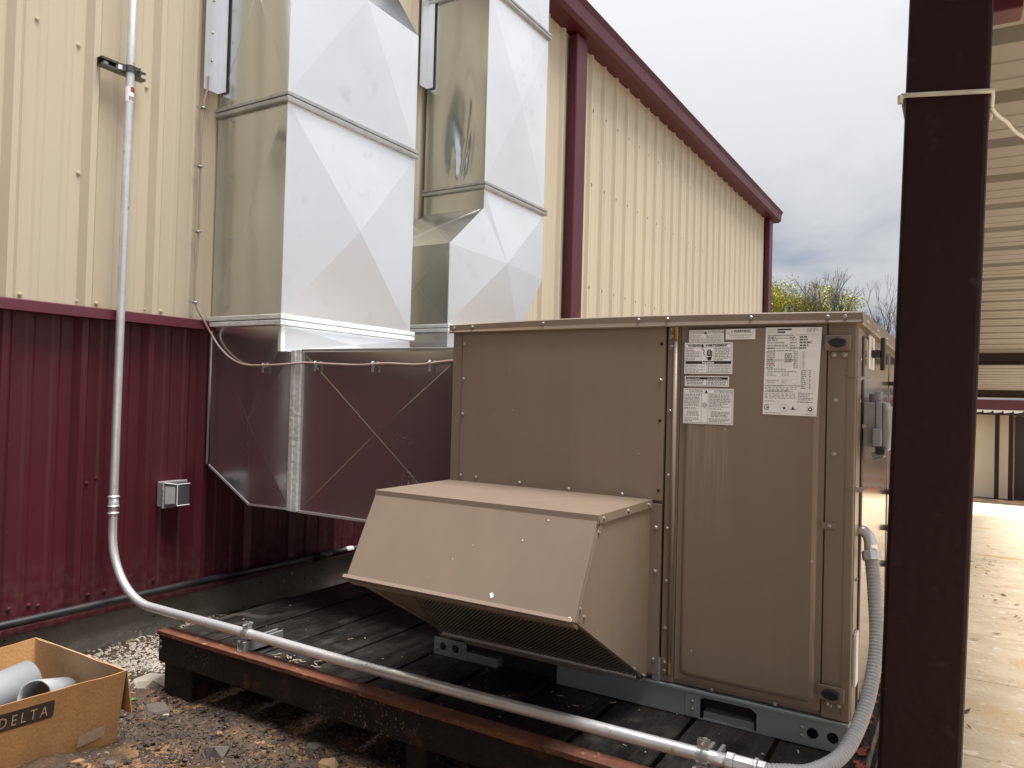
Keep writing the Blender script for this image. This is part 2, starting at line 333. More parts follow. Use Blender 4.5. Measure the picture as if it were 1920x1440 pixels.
# ================================================================== GROUND
SL = .0539
def slabz(y): return -.26 - SL * (min(max(y, -6), 23) + 1)
def gz(x, y):
    near = -.245 - SL * max(0.0, min(y, 23) - .3)
    far = slabz(y) - .06
    t = min(1, max(0, (x - 3.0) / .25)); z = near * (1 - t) + far * t
    if -1 < x < 3.4 and -3.2 < y < 2:
        n = noise.noise((x * 2.2, y * 2.2, 0)) * .035 + noise.noise((x * 6, y * 6, 3)) * .016 + noise.noise((x * 17, y * 17, 5)) * .009 + noise.noise((x * 45, y * 45, 9)) * .004
        z += n * (1 - t)
        # heap of clay in front of the box, gravel bank against the foundation
        z += .05 * math.exp(-(((x - 1.02) / .22) ** 2 + ((y + 1.25) / .3) ** 2))
        z += .07 * math.exp(-((x - .05) / .2) ** 2)
    return z
def axis(lo, hi, a, b, step, coarse):
    c = []; q = a
    while q < b: c.append(q); q += step
    c.append(b)
    l = []; q = a; d = step
    while q > lo: d = min(d * coarse, 40); q -= d; l.append(max(q, lo))
    h = []; q = b; d = step
    while q < hi: d = min(d * coarse, 40); q += d; h.append(min(q, hi))
    return l[::-1] + c + h
xs = axis(-300, 300, -.05, 3.3, .022, 1.5); ys = axis(-200, 600, -2.0, .6, .022, 1.5)
g = MB(); g.v = [(x, y, gz(x, y)) for y in ys for x in xs]; nx = len(xs)
g.f = [(j * nx + i, j * nx + i + 1, (j + 1) * nx + i + 1, (j + 1) * nx + i) for j in range(len(ys) - 1) for i in range(nx - 1)]
ground = g.build('ground', SOIL, smooth=True, kind='structure')

# walkway of cast slabs
walk = MB(); walk.prism([(3.31, -8, slabz(-8) - .03), (3.31, 23, slabz(23) - .03), (3.31, 23, slabz(23) - .2), (3.31, -8, slabz(-8) - .2)], (9.4, 0, 0))
walk = walk.build('walkway', JOINT, kind='structure')
jy = [1.195 + 1.26 * k for k in range(-7, 18)]
for a, b in zip(jy, jy[1:]):
    for x0, x1 in ((3.30, 7.0), (7.008, 12.7)):
        q = MB(); g2 = .004
        q.prism([(x0, a + g2, slabz(a)), (x0, b - g2, slabz(b)), (x0, b - g2, slabz(b) - .1), (x0, a + g2, slabz(a) - .1)], (x1 - x0, 0, 0))
        q.build('slab', SLAB, walk, bevel=.004, segs=1)

# ================================================================== METAL BUILDING (tan wall, maroon wainscot, gutter)
bld = thing('metal_building', 'tan ribbed metal building with maroon wainscot, gutter and downspouts', 'building', (0, 4, -.3))
RIB0, PITCH = -.222, .33
def profile(y0, y1):
    """break points (y, depth) of the ribbed sheet between y0 and y1"""
    pts = []
    k0 = int(math.floor((y0 - RIB0) / PITCH)) - 1; k1 = int(math.ceil((y1 - RIB0) / PITCH)) + 1
    for k in range(k0, k1 + 1):
        c = RIB0 + k * PITCH
        pts += [(c - .038, 0), (c - .014, .033), (c + .014, .033), (c + .038, 0)]
        for q in (.11, .22): pts += [(c + q - .022, 0), (c + q - .010, .0055), (c + q + .010, .0055), (c + q + .022, 0)]
    def at(y):
        for (a, da), (b, db) in zip(pts, pts[1:]):
            if a <= y <= b: return da + (db - da) * (y - a) / (b - a)
        return 0
    return [(y0, at(y0))] + [p for p in pts if y0 < p[0] < y1] + [(y1, at(y1))]
def sheet(name, y0, y1, z0, z1, m, off):
    b = MB(); pr = profile(y0, y1); n = len(pr)
    for y, d in pr: b.v += [(off + d, y, z0), (off + d, y, z1)]
    for i in range(n - 1): b.f.append((2 * i, 2 * i + 2, 2 * i + 3, 2 * i + 1))
    k = len(b.v)
    for y, d in pr: b.v += [(off + d - .0012, y, z0), (off + d - .0012, y, z1)]
    for i in range(n - 1): b.f.append((k + 2 * i, k + 2 * i + 1, k + 2 * i + 3, k + 2 * i + 2))
    b.f += [(0, 1, k + 1, k), (2 * n - 2, k + 2 * n - 2, k + 2 * n - 1, 2 * n - 1)]
    for i in range(n - 1): b.f += [(2 * i, k + 2 * i, k + 2 * i + 2, 2 * i + 2), (2 * i + 1, 2 * i + 3, k + 2 * i + 3, k + 2 * i + 1)]
    return b.build(name, m, bld)
YB0, YB1 = -6.8, 13.15
k = 0; y = RIB0 - 20 * PITCH + .012
while y < YB1:
    y2 = min(y + 3 * PITCH + .024, YB1)
    sheet('wall_panel', y, y2, 1.404, 4.78, TAN, .0 if k % 2 else .0016)
    sheet('wainscot_panel', y, y2, .012, 1.385, MAROON, -.012 if k % 2 else -.0104)
    y += 3 * PITCH; k += 1
b = MB().box(-.25, -.02, YB0, YB1, -2.6, 4.8); b.build('wall_core', DARKHOLE, bld)
b = MB().box(-12, -.26, YB1 - .12, YB1, -2.6, 4.8); b.build('end_wall', TAN, bld)
b = MB().prism([(.045, YB0, 1.413), (.058, YB0, 1.409), (.066, YB0, 1.362), (.052, YB0, 1.358), (.0, YB0, 1.366), (.0, YB0, 1.4035)], (0, YB1 - YB0, 0)); b.build('transition_trim', MAROON, bld, bevel=.0015)
b = MB().prism([(.006, YB0, .018), (.042, YB0, .016), (.046, YB0, -.012), (.040, YB0, -.014), (.006, YB0, -.008)], (0, YB1 - YB0, 0)); b.build('base_trim', MAROON, bld, bevel=.001)
fd = MB()
for (a, c) in ((YB0, YB1),):
    ys_ = [a + (c - a) * i / 260 for i in range(261)]; zs_ = [-.03 - .045 * i for i in range(12)] + [-2.6]
    for yy in ys_:
        for q in zs_: fd.v.append((.022 + .006 * noise.noise((yy * 5, q * 8, 1)) + .004 * noise.noise((yy * 21, q * 23, 4)), yy, q if q < -.035 else -.018))
    m_ = len(zs_)
    for i in range(260):
        for j in range(m_ - 1): fd.f.append((i * m_ + j, i * m_ + j + 1, (i + 1) * m_ + j + 1, (i + 1) * m_ + j))
fd.build('foundation', CONCRETE, bld, smooth=True)
# eave: gutter along the wall top, roof edge and two downspouts
GZ0, GZ1 = 4.72, 4.93
b = MB().prism([(.0, YB0, GZ0), (.19, YB0, GZ0 + .0), (.235, YB0, GZ0 + .03), (.245, YB0, GZ0 + .15), (.275, YB0, GZ0 + .21), (.265, YB0, GZ0 + .215), (.0, YB0, GZ0 + .19)], (0, YB1 + .12 - YB0, 0)); b.build('gutter', MAROON, bld, bevel=.003)
b = MB().prism([(.20, YB0, GZ1 + .02), (.20, YB0, GZ1 + .045), (-12, YB0, GZ1 + 1.3), (-12, YB0, GZ1 + 1.25)], (0, YB1 + .1 - YB0, 0)); b.build('roof', TAN, bld)
for y0, y1 in ((4.16, 4.40), (12.78, 13.06)):
    d = MB(); dd = .125
    d.box(.036, dd, y0, y1, -.35, 4.70); ds = d.build('downspout', MAROON, bld, bevel=.012, segs=2)
# wall screws, as seen on the near sheets and on the far bay
for zc, ys_, me in ((1.425, [RIB0 + PITCH * k_ + q for k_ in range(-4, 2) for q in (.055, .30)], SCR_T),):
    for yy in ys_: screw(bld, (.0018, yy, zc + .012), '+X', me)
for yy, zc in ((-.80, 2.64), (-.62, 2.60), (-.55, 2.40), (-.565, 2.585), (-.60, 2.02), (-.285, 2.53), (-.245, 2.44), (-.90, 2.62), (-.505, .60), (-.46, .62)):
    screw(bld, (.0018 if zc > 1.4 else -.010, yy, zc), '+X', SCR_T if zc > 1.4 else SCR_M)
for yy in (-.82, -.74, -.70, -.52, -.48, -.40, -.20, -.15): screw(bld, (-.0100, yy, .075 + .02 * ((yy * 37) % 1)), '+X', SCR_M)
for zc in (2.25, 3.35, 4.15):
    for k_ in range(14, 40):
        yy = RIB0 + k_ * PITCH
        if 3.0 < yy < 12.7:
            screw(bld, (.0018, yy + .06, zc), '+X', SCR_F if yy > 4.6 else SCR_T)

# black drain line lying along the wall base
pipe = thing('drain_pipe', 'black plastic pipe lying along the base of the maroon wall', 'pipe', (.08, -.9, .04))
MB().tube([(.078, -3.5, .052), (.08, -.9, .048), (.08, 0, .046), (.08, .9, .036)], .019, 14).build('tube', BLACKPIPE, pipe, smooth=True)
MB().tube([(.08, .86, .036), (.08, .99, .036)], .026, 14).build('coupling', BLACKPIPE, pipe, smooth=True)
MB().tube([(.08, .98, .036), (.082, 1.6, .034)], .021, 14).build('tube', BLACKPIPE, pipe, smooth=True)
MB().tube([(.08, 1.13, .0363), (.08, 1.19, .0361)], .0216, 14, caps=False).build('label', PAPER, pipe, smooth=True)

# ================================================================== DUCTS
def fan(name, corners, parent, m, bulge, centre=None, normal=None):
    """cross-broken sheet: polygon folded up to a point (real creases)"""
    P = [Vector(c) for c in corners]; n = (P[1] - P[0]).cross(P[2] - P[0]).normalized() if normal is None else Vector(normal)
    c = Vector(centre) if centre else sum(P, Vector()) / len(P)
    b = MB(); b.add(P + [c + n * bulge], [(i, (i + 1) % len(P), len(P)) for i in range(len(P))])
    if bulge > .0035 and m is GALVSIDE:                                     # pressed bead along each fold
        ap = c + n * bulge
        for q in P:
            d_ = (q - ap); l_ = d_.length; d_.normalize(); a0_ = ap + d_ * .002; a1_ = ap + d_ * (l_ - .03); s_ = d_.cross(n).normalized() * .0022
            b.add([a0_ - s_, a0_ + s_, a1_ + s_, a1_ - s_, a0_ + n * .0006, a1_ + n * .0006], [(0, 4, 5, 3), (4, 1, 2, 5)])
    return b.build(name, m, parent)
def flange(parent, x0, x1, y0, y1, z, m, h=.02, out_=.024, gap=.007, name='flange'):
    for s in (-1, 1):
        za, zb = (z + gap / 2, z + gap / 2 + h) if s > 0 else (z - gap / 2 - h, z - gap / 2)
        b = MB()
        b.box(x0 - .004, x1 + out_, y0 - out_, y0 + .002, za, zb); b.box(x1 - .002, x1 + out_, y0 + .0025, y1 + out_, za, zb); b.box(x0 - .004, x1 - .003, y1 - .002, y1 + out_, za, zb)
        b.build(name, m, parent, bevel=.003)
    b = MB(); e_ = out_ * .55
    b.box(x0, x1 + e_, y0 - e_, y0 + .003, z - gap / 2, z + gap / 2); b.box(x1 - .003, x1 + e_, y0 + .004, y1, z - gap / 2, z + gap / 2)
    b.build('gasket', GALVDULL, parent)

XB, XD = .045, .576
d1 = thing('supply_duct', 'large galvanised duct nearest the camera, dropping beside the wall and turning into the brown unit', 'duct', (.31, .6, .47))
Y0, Y1 = .10, 1.10
# upper section with heel at the top
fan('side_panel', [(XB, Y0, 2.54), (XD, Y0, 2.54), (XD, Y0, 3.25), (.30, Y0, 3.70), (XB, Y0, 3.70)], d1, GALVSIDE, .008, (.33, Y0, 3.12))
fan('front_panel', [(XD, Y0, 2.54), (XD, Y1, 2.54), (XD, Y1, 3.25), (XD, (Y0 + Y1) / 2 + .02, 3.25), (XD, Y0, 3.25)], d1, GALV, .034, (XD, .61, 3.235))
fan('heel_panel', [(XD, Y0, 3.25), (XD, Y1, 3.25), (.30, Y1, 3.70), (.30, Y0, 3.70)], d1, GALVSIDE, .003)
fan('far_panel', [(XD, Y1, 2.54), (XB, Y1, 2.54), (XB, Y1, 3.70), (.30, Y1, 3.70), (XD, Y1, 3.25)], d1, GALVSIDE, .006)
fan('top_panel', [(XB, Y0, 3.70), (.30, Y0, 3.70), (.30, Y1, 3.70), (XB, Y1, 3.70)], d1, GALV, .002)
flange(d1, XB, XD, Y0, Y1, 2.515, GALVDULL)
# middle section
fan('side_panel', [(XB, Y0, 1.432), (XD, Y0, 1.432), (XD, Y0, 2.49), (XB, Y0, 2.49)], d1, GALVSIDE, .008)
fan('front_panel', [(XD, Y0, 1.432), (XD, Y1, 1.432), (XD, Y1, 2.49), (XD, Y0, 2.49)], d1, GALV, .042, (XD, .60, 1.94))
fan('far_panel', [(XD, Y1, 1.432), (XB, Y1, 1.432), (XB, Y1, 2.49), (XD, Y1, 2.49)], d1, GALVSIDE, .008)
MB().box(XD - .002, XD + .0035, Y0 - .0035, Y0 + .012, 1.432, 2.49).build('corner_seam', GALV, d1)
MB().box(XD - .002, XD + .0035, Y0 - .0035, Y0 + .012, 2.54, 3.25).build('corner_seam', GALV, d1)
MB().box(XD - .0025, XD + .002, Y1 - .010, Y1 + .004, 1.432, 2.49).build('corner_seam', GALV, d1)
MB().box(XD - .0025, XD + .002, Y1 - .010, Y1 + .004, 2.54, 3.25).build('corner_seam', GALV, d1)
# sealed flange and collar
flange(d1, XB, XD, Y0, Y1, 1.405, MASTIC, h=.024, out_=.024, gap=.005)
b = MB()
cb = [(XD + .004, Y0 - .004, 1.375), (XD + .004, Y1, 1.375), (XD + .012, Y1, 1.250), (XD + .004, Y0 - .004, 1.250)]
fan('collar_panel', [cb[3], cb[2], cb[1], cb[0]], d1, GALV, .012)
MB().box(XD - .012, XD + .010, Y0 - .008, Y0 + .02, 1.246, 1.378).build('corner_seal', MASTIC, d1, bevel=.004)
# elbow box
ex = .668
el = [(XB, Y0, 1.378), (XB + .02, Y0, .647), (.385, Y0, .473), (ex, Y0, .478), (ex, Y0, 1.245), (XD - .012, Y0, 1.246), (XD - .012, Y0, 1.378)]
fan('elbow_panel', el, d1, GALVSIDE, .007, (.36, Y0, .90))
fan('heel_panel', [(XB + .02, Y0, .647), (XB + .02, Y1, .647), (.385, Y1, .473), (.385, Y0, .473)], d1, GALVSIDE, .002)
fan('bottom_panel', [(.385, Y0, .473), (.385, Y1, .473), (1.70, Y1, .475), (1.70, Y0, .475)], d1, GALVSIDE, .002)
MB().prism([(XB + .015, Y0 - .004, .645), (.383, Y0 - .004, .468), (ex, Y0 - .004, .473), (ex, Y0 - .004, .481), (.387, Y0 - .004, .477), (XB + .018, Y0 - .004, .654)], (0, .007, 0)).build('hem', GALV, d1)
MB().box(XB - .004, XB + .006, Y0 - .004, Y0 + .003, .655, 1.376).build('hem', GALV, d1)
sb = MB().prism([(ex, Y0 - .014, .470), (.735, Y0 - .014, .470), (.735, Y0 - .014, 1.255), (ex, Y0 - .014, 1.255)], (0, .016, 0)); sb.build('joint_band', MASTIC, d1, bevel=.004)
MB().box(ex + .022, ex + .036, Y0 - .019, Y0 - .0142, .474, 1.250).build('joint_cleat', MASTIC, d1, bevel=.002)
# horizontal run into the unit
fan('run_side_panel', [(.735, Y0, .477), (1.70, Y0, .477), (1.70, Y0, 1.243), (.735, Y0, 1.243)], d1, GALVSIDE, .008, (1.215, Y0, .87))
fan('run_top_panel', [(XD + .012, Y0, 1.243), (1.70, Y0, 1.243), (1.70, Y1, 1.243), (XD + .012, Y1, 1.243)], d1, GALV, .004)
fan('run_far_panel', [(1.70, Y1, .477), (.30, Y1, .477), (.30, Y1, 1.243), (1.70, Y1, 1.243)], d1, GALVSIDE, .004)
MB().box(.736, 1.698, Y0 - .012, Y0 + .004, 1.244, 1.256).build('hem', GALVDULL, d1, bevel=.002)
MB().box(.736, 1.698, Y0 - .006, Y0 + .004, .468, .480).build('hem', GALV, d1, bevel=.002)
# folded metal closure strip between wall and duct
b = MB().box(.052, .056, -.002, .088, 2.62, 3.9); b.box(.0562, .115, .083, .087, 2.62, 3.9); wf = b.build('closure_strip', GALV, d1)
for zc in (2.78, 2.93, 3.10): screw(d1, (.057, .04, zc), '+X')

d2 = thing('return_duct', 'second galvanised duct with an offset, standing farther along the wall', 'duct', (.31, 2.2, .47))
A0, A1 = 1.88, 2.745
# dented side sheet
def dent_sheet():
    b = MB(); nx_, nz_ = 40, 72; x0, x1, z0, z1 = XB, XD, 2.56, 3.92
    for j in range(nz_ + 1):
        for i in range(nx_ + 1):
            x = x0 + (x1 - x0) * i / nx_; z = z0 + (z1 - z0) * j / nz_
            u_ = (x - .36) / .10; v_ = (z - 2.90) / .34
            d = -.050 * math.exp(-(u_ * u_ + v_ * v_)) * (1 + .5 * noise.noise((x * 9, z * 4, 2)))
            d += .032 * math.exp(-(((x - .40 - .12 * (z - 2.8)) / .022) ** 2 + ((z - 2.80) / .22) ** 2))
            d += .022 * math.exp(-(((x - .30 + .10 * (z - 2.8)) / .02) ** 2 + ((z - 2.72) / .16) ** 2))
            d += .006 * math.exp(-(u_ * u_ + ((z - 2.75) / .2) ** 2)) * noise.noise((x * 40, z * 28, 7))
            edge = min(i, nx_ - i, j, nz_ - j); d *= min(1, edge / 4)
            b.v.append((x, A0 - d, z))
    for j in range(nz_):
        for i in range(nx_):
            q = j * (nx_ + 1) + i; b.f.append((q, q + 1, q + nx_ + 2, q + nx_ + 1))
    return b
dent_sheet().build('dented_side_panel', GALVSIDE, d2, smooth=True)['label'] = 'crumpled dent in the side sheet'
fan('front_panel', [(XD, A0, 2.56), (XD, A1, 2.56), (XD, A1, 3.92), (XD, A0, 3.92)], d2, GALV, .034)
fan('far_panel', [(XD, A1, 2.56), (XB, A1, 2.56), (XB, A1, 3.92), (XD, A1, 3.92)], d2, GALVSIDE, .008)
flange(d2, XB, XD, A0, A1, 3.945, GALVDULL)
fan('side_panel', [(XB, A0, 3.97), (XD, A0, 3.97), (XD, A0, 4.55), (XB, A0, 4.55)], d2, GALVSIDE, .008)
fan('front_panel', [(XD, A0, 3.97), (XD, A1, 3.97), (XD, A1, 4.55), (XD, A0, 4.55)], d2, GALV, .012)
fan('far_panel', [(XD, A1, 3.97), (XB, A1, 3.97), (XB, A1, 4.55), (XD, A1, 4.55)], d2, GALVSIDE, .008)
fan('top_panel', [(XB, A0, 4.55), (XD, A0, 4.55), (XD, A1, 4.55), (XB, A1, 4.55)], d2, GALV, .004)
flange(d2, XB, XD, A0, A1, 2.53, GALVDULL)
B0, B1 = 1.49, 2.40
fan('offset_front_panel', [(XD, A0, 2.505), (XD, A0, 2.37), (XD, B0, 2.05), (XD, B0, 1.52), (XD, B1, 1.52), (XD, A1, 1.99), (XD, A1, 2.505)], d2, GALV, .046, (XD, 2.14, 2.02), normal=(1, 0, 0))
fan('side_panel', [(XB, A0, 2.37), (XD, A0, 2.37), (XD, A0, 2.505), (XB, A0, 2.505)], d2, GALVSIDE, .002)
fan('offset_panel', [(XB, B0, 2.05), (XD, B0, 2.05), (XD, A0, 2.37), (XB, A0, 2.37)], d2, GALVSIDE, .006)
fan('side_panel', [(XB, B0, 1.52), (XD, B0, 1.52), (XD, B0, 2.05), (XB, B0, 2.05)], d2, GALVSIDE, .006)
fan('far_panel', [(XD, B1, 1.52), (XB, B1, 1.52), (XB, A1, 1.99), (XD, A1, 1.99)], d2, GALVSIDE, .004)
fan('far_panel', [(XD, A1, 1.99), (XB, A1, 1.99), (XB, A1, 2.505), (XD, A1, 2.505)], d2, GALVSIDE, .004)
MB().prism([(XD - .002, B0 - .003, 1.52), (XD + .004, B0 - .003, 1.52), (XD + .004, B0 - .003, 2.05), (XD - .002, B0 - .003, 2.05)], (0, .012, 0)).build('corner_seam', GALV, d2)
flange(d2, XB, XD, B0, B1, 1.49, MASTIC, h=.024, out_=.024, gap=.005)
MB().box(XB, XD + .004, B0, B1, 1.24, 1.463).build('collar', GALV, d2, bevel=.004)
MB().box(XB, 1.70, B0, B1, .475, 1.236).build('run', GALVSIDE, d2, bevel=.004)
b = MB().box(.052, .056, A0 - .10, A0 - .015, 3.30, 4.5); b.box(.0562, .11, A0 - .020, A0 - .016, 3.30, 4.5); b.build('closure_strip', GALV, d2)

# thin control cable clipped to wall and duct
cb_ = thing('control_cable', 'thin pinkish cable clipped down the tan wall and across the duct', 'cable', (.05, 0, 1.2))
pts = [(.062, .020, 2.70), (.055, .018, 2.62), (.048, .007, 2.54), (.046, -.002, 2.36), (.047, -.001, 2.20), (.046, .002, 1.87), (.046, -.008, 1.64), (.047, -.004, 1.50), (.068, .030, 1.415), (.085, .074, 1.335), (.14, .082, 1.272), (.23, .082, 1.214), (.33, .082, 1.182), (.45, .081, 1.176), (.60, .081, 1.180), (.68, .076, 1.183), (.78, .080, 1.189), (.95, .081, 1.183), (1.12, .082, 1.179), (1.28, .081, 1.186), (1.45, .081, 1.181), (1.60, .081, 1.195), (1.69, .080, 1.199)]
MB().tube(spline(pts, 6), .0056, 8).build('jacket', CABLE, cb_, smooth=True)
for p, ax_ in (((.047, .005, 2.52), 'w'), ((.047, -.001, 2.21), 'w'), ((.046, .002, 1.87), 'w'), ((.047, -.004, 1.50), 'w'), ((.48, .083, 1.170), 'd'), ((.84, .083, 1.180), 'd'), ((1.20, .083, 1.178), 'd'), ((1.52, .083, 1.182), 'd')):
    b = MB()
    if ax_ == 'w': b.tube(arc((p[0], p[1], p[2]), .0095, 0, 2 * math.pi, 12, (1, 0, 0), (0, 1, 0))[:-1], .004, 6, closed=True); b.box(p[0] - .014, p[0] - .010, p[1] - .028, p[1] + .004, p[2] - .006, p[2] + .006)
    else: b.tube(arc((p[0], p[1], p[2] + .006), .0095, 0, 2 * math.pi, 12, (0, 1, 0), (0, 0, 1))[:-1], .004, 6, closed=True); b.box(p[0] - .006, p[0] + .006, .076, .080, p[2] - .03, p[2])
    b.build('clip', GALVDULL, cb_)

# ================================================================== PLATFORM
pf = thing('equipment_platform', 'low black platform with rusty front rail and stubby legs under the brown unit', 'platform', (1.9, .9, -.25))
jx = [.535, .808, 1.08, 1.352, 1.627, 1.90, 2.182, 2.446, 2.72, 2.99, 3.258]
for i, (a, c) in enumerate(zip(jx, jx[1:])):
    b = MB(); n_ = 24; ya, yb = -.425, 2.55; g_ = .0085
    for q in range(n_ + 1):
        yy = ya + (yb - ya) * q / n_; wv = .003 * noise.noise((i * 3.1, yy * 2, 0)); zt_ = .0025 * noise.noise((i * 2.3, yy * 1.6, 4)) - .002
        b.v += [(a + g_ + wv, yy, zt_ - .045), (a + g_ + wv, yy, zt_ - .003), (a + g_ + .004, yy, zt_), (c - g_ - .004, yy, zt_ + .001), (c - g_ + wv, yy, zt_ - .003), (c - g_ + wv, yy, zt_ - .045)]
    for q in range(n_):
        for r_ in range(5): b.f.append((q * 6 + r_, q * 6 + r_ + 1, (q + 1) * 6 + r_ + 1, (q + 1) * 6 + r_))
    b.f += [(0, 1, 2, 3, 4, 5)[::-1], tuple(n_ * 6 + r_ for r_ in range(6))]
    b.build('plank', PLANK, pf)
# front rail: black channel with a rust-red top strip
b = MB().box(.535, 3.262, -.478, -.432, -.118, -.002); b.build('front_beam', BLACKSTEEL, pf, bevel=.004)
rs = MB(); n_ = 90
for q in range(n_ + 1):
    x = .533 + (3.264 - .533) * q / n_; e_ = .003 * noise.noise((x * 14, 0, 3)) - (.004 if noise.noise((x * 5, 2, 1)) > .25 else 0)
    rs.v += [(x, -.484 + e_, -.004), (x, -.484 + e_, .012), (x, -.423 + .5 * e_, .013), (x, -.423, .001)]
for q in range(n_):
    for r_ in range(3): rs.f.append((q * 4 + r_, (q + 1) * 4 + r_, (q + 1) * 4 + r_ + 1, q * 4 + r_ + 1))
rs.f += [(0, 1, 2, 3), (n_ * 4 + 3, n_ * 4 + 2, n_ * 4 + 1, n_ * 4)]
rs.build('rusty_top_strip', RUST, pf)
for x0 in (.535, 3.216): MB().box(x0, x0 + .046, -.430, 2.55, -.118, -.049).build('side_beam', BLACKSTEEL, pf, bevel=.004)
MB().box(.583, 3.214, 2.50, 2.546, -.118, -.049).build('rear_beam', BLACKSTEEL, pf, bevel=.004)
for x0, x1 in ((.562, .742), (1.880, 1.968), (3.10, 3.19)):
    for y0 in (-.466, 1.0, 2.36): MB().box(x0, x1, y0, y0 + .09, -.45 - .1 * max(0, y0), -.1185).build('leg', BLACKSTEEL, pf, bevel=.006)
for zc in (-.03, -.055): screw(pf, (.552, -.478, zc), '-Y')
# flaked red paint along the open edge
for i in range(16):
    yy = -.40 + i * .075 + random.uniform(-.03, .03); x = 3.225 + random.uniform(-.014, .014); r_ = random.uniform(.008, .020); b = MB()
    b.add([(x + r_ * (.8 + 1.3 * noise.noise((k_ * 1.7, i * 2.3, 2))) * math.cos(k_ * .449), yy + 1.8 * r_ * (.8 + 1.3 * noise.noise((k_ * 1.7, i * 2.3, 5))) * math.sin(k_ * .449), .0032) for k_ in range(14)], [tuple(range(14))])
    b.build('paint_flake', REDPAINT, pf)
# chips and wood splinters scattered on the planks
lit = MB()
for i in range(46):
    x = random.uniform(.6, 3.1); yy = random.uniform(-.40, .5) if x < 1.5 else random.uniform(-.40, 0); a_ = random.random() * 6.28; l_ = random.choice([.002, .003, .003, .004, .005, .006, .012]) ; w_ = random.uniform(.001, .0032)
    lit.obox((x, yy, .004), (math.cos(a_) * l_, math.sin(a_) * l_, .0004), (-math.sin(a_) * w_, math.cos(a_) * w_, 0), (0, 0, .0012))
for i in range(26):
    x = random.gauss(1.24, .08); yy = random.gauss(-.375, .014); a_ = random.gauss(-.2, .8); l_ = random.uniform(.004, .02)
    lit.obox((x, yy, .004), (math.cos(a_) * l_, math.sin(a_) * l_, .001), (-math.sin(a_) * .0018, math.cos(a_) * .0018, 0), (0, 0, .0012))
tag(lit.build('debris', mat('wood_chip', (.40, .33, .22), (.24, .19, .13), .8, scale=30), kind='stuff'), 'pale chips and splinters scattered on the black planks', 'debris')

# ================================================================== ROOFTOP-TYPE UNIT
XL, XS, XR, ZB, ZT, YD = 1.698, 2.600, 3.198, .0997, 1.3256, 2.30
rt = thing('air_conditioning_unit', 'big brown packaged air conditioner with intake hood standing on the black platform', 'air conditioner', (2.45, 1.1, 0))
b = MB().box(XL + .004, XR - .004, .012, YD, ZB, ZT); b.build('cabinet', BROWN, rt, bevel=.003)
# left half of the front: corner post, blank panel, strip beside the hood
MB().box(XL, 1.742, 0, .0115, ZB, ZT - .001).build('corner_post', BROWN, rt, bevel=.003)
pn = MB(); nx_, nz_ = 24, 18
for j in range(nz_ + 1):
    for i in range(nx_ + 1):
        x = 1.746 + (2.596 - 1.746) * i / nx_; z = .712 + (ZT - .004 - .712) * j / nz_
        bow = .006 * math.sin(math.pi * i / nx_) * math.sin(math.pi * j / nz_) + .0028 * noise.noise((x * 3.4, z * 4, 1))
        pn.v.append((x, -.003 - bow, z))
for j in range(nz_):
    for i in range(nx_):
        q = j * (nx_ + 1) + i; pn.f.append((q, q + 1, q + nx_ + 2, q + nx_ + 1))
pn.build('front_panel', BROWN, rt, smooth=True)
MB().box(1.746, 2.596, -.0028, .0112, .7125, ZT - .0045).build('panel_back', BROWN, rt)
for x, z in ((1.757, 1.26), (1.757, 1.12), (1.757, .98), (1.757, .735), (1.83, .733), (2.03, .728), (2.24, .722), (2.45, .722), (2.582, 1.125)): screw(rt, (x, -.0045, z))
for x, z in ((2.582, 1.25), (2.582, .985), (2.582, .745)): MB().tube([(x, -.0062, z), (x, .004, z)], .0055, 10).build('screw_hole', DARKHOLE, rt)
# mid post with hinge rod
MB().box(2.602, 2.648, .003, .0115, ZB, ZT - .001).build('hinge_post', BROWN, rt, bevel=.002)
MB().box(2.5965, 2.6018, .0082, .0118, ZB, ZT - .001).build('shadow_gap', DARKHOLE, rt)
MB().tube([(2.634, -.004, .165), (2.634, -.004, 1.262)], .0075, 12).build('hinge_rod', BROWN, rt, smooth=True)
MB().tube([(2.634, -.004, 1.262), (2.634, -.004, 1.308), (2.634, -.004, 1.309), (2.634, -.004, 1.322)], [.0085, .0085, .004, .004], 12).build('hinge_tip', BRASS, rt)
MB().tube([(2.634, -.004, .128), (2.634, -.004, .165)], .0085, 12).build('hinge_tip', BRASS, rt)
for z0 in (1.262, .125):
    MB().box(2.606, 2.632, -.001, .003, z0, z0 + .052).build('hinge_bracket', DARKMAROON if False else BROWN, rt, bevel=.001)
    for q in (.012, .040): screw(rt, (2.617, -.001, z0 + q))
for z in (1.24, 1.02, .80, .62, .44, .28): screw(rt, (2.615, .003, z))
# service door with rounded raised rim
def rrect(x0, x1, z0, z1, r, n=6):
    o = []
    for cx_, cz_, a0 in ((x1 - r, z1 - r, 0), (x0 + r, z1 - r, 90), (x0 + r, z0 + r, 180), (x1 - r, z0 + r, 270)):
        o += [(cx_ + r * math.cos(R(a0 + 90 * k_ / n)), cz_ + r * math.sin(R(a0 + 90 * k_ / n))) for k_ in range(n + 1)]
    return o
def door_mesh(x0, x1, z0, z1):
    loops = []
    for ins, yv, rr in ((0, .009, .004), (0, .0, .004), (.018, .0, .02), (.024, -.007, .022), (.032, -.0095, .022), (.036, -.0095, .02)):
        loops.append([(x, yv, z) for x, z in rrect(x0 + ins, x1 - ins, z0 + ins, z1 - ins, rr)])
    b = MB(); n = len(loops[0])
    for lp in loops: b.v += lp
    for a in range(len(loops) - 1):
        for i in range(n): b.f.append((a * n + i, a * n + (i + 1) % n, (a + 1) * n + (i + 1) % n, (a + 1) * n + i))
    b.f.append(tuple((len(loops) - 1) * n + i for i in range(n)))
    b.f = [f[::-1] for f in b.f]
    return b
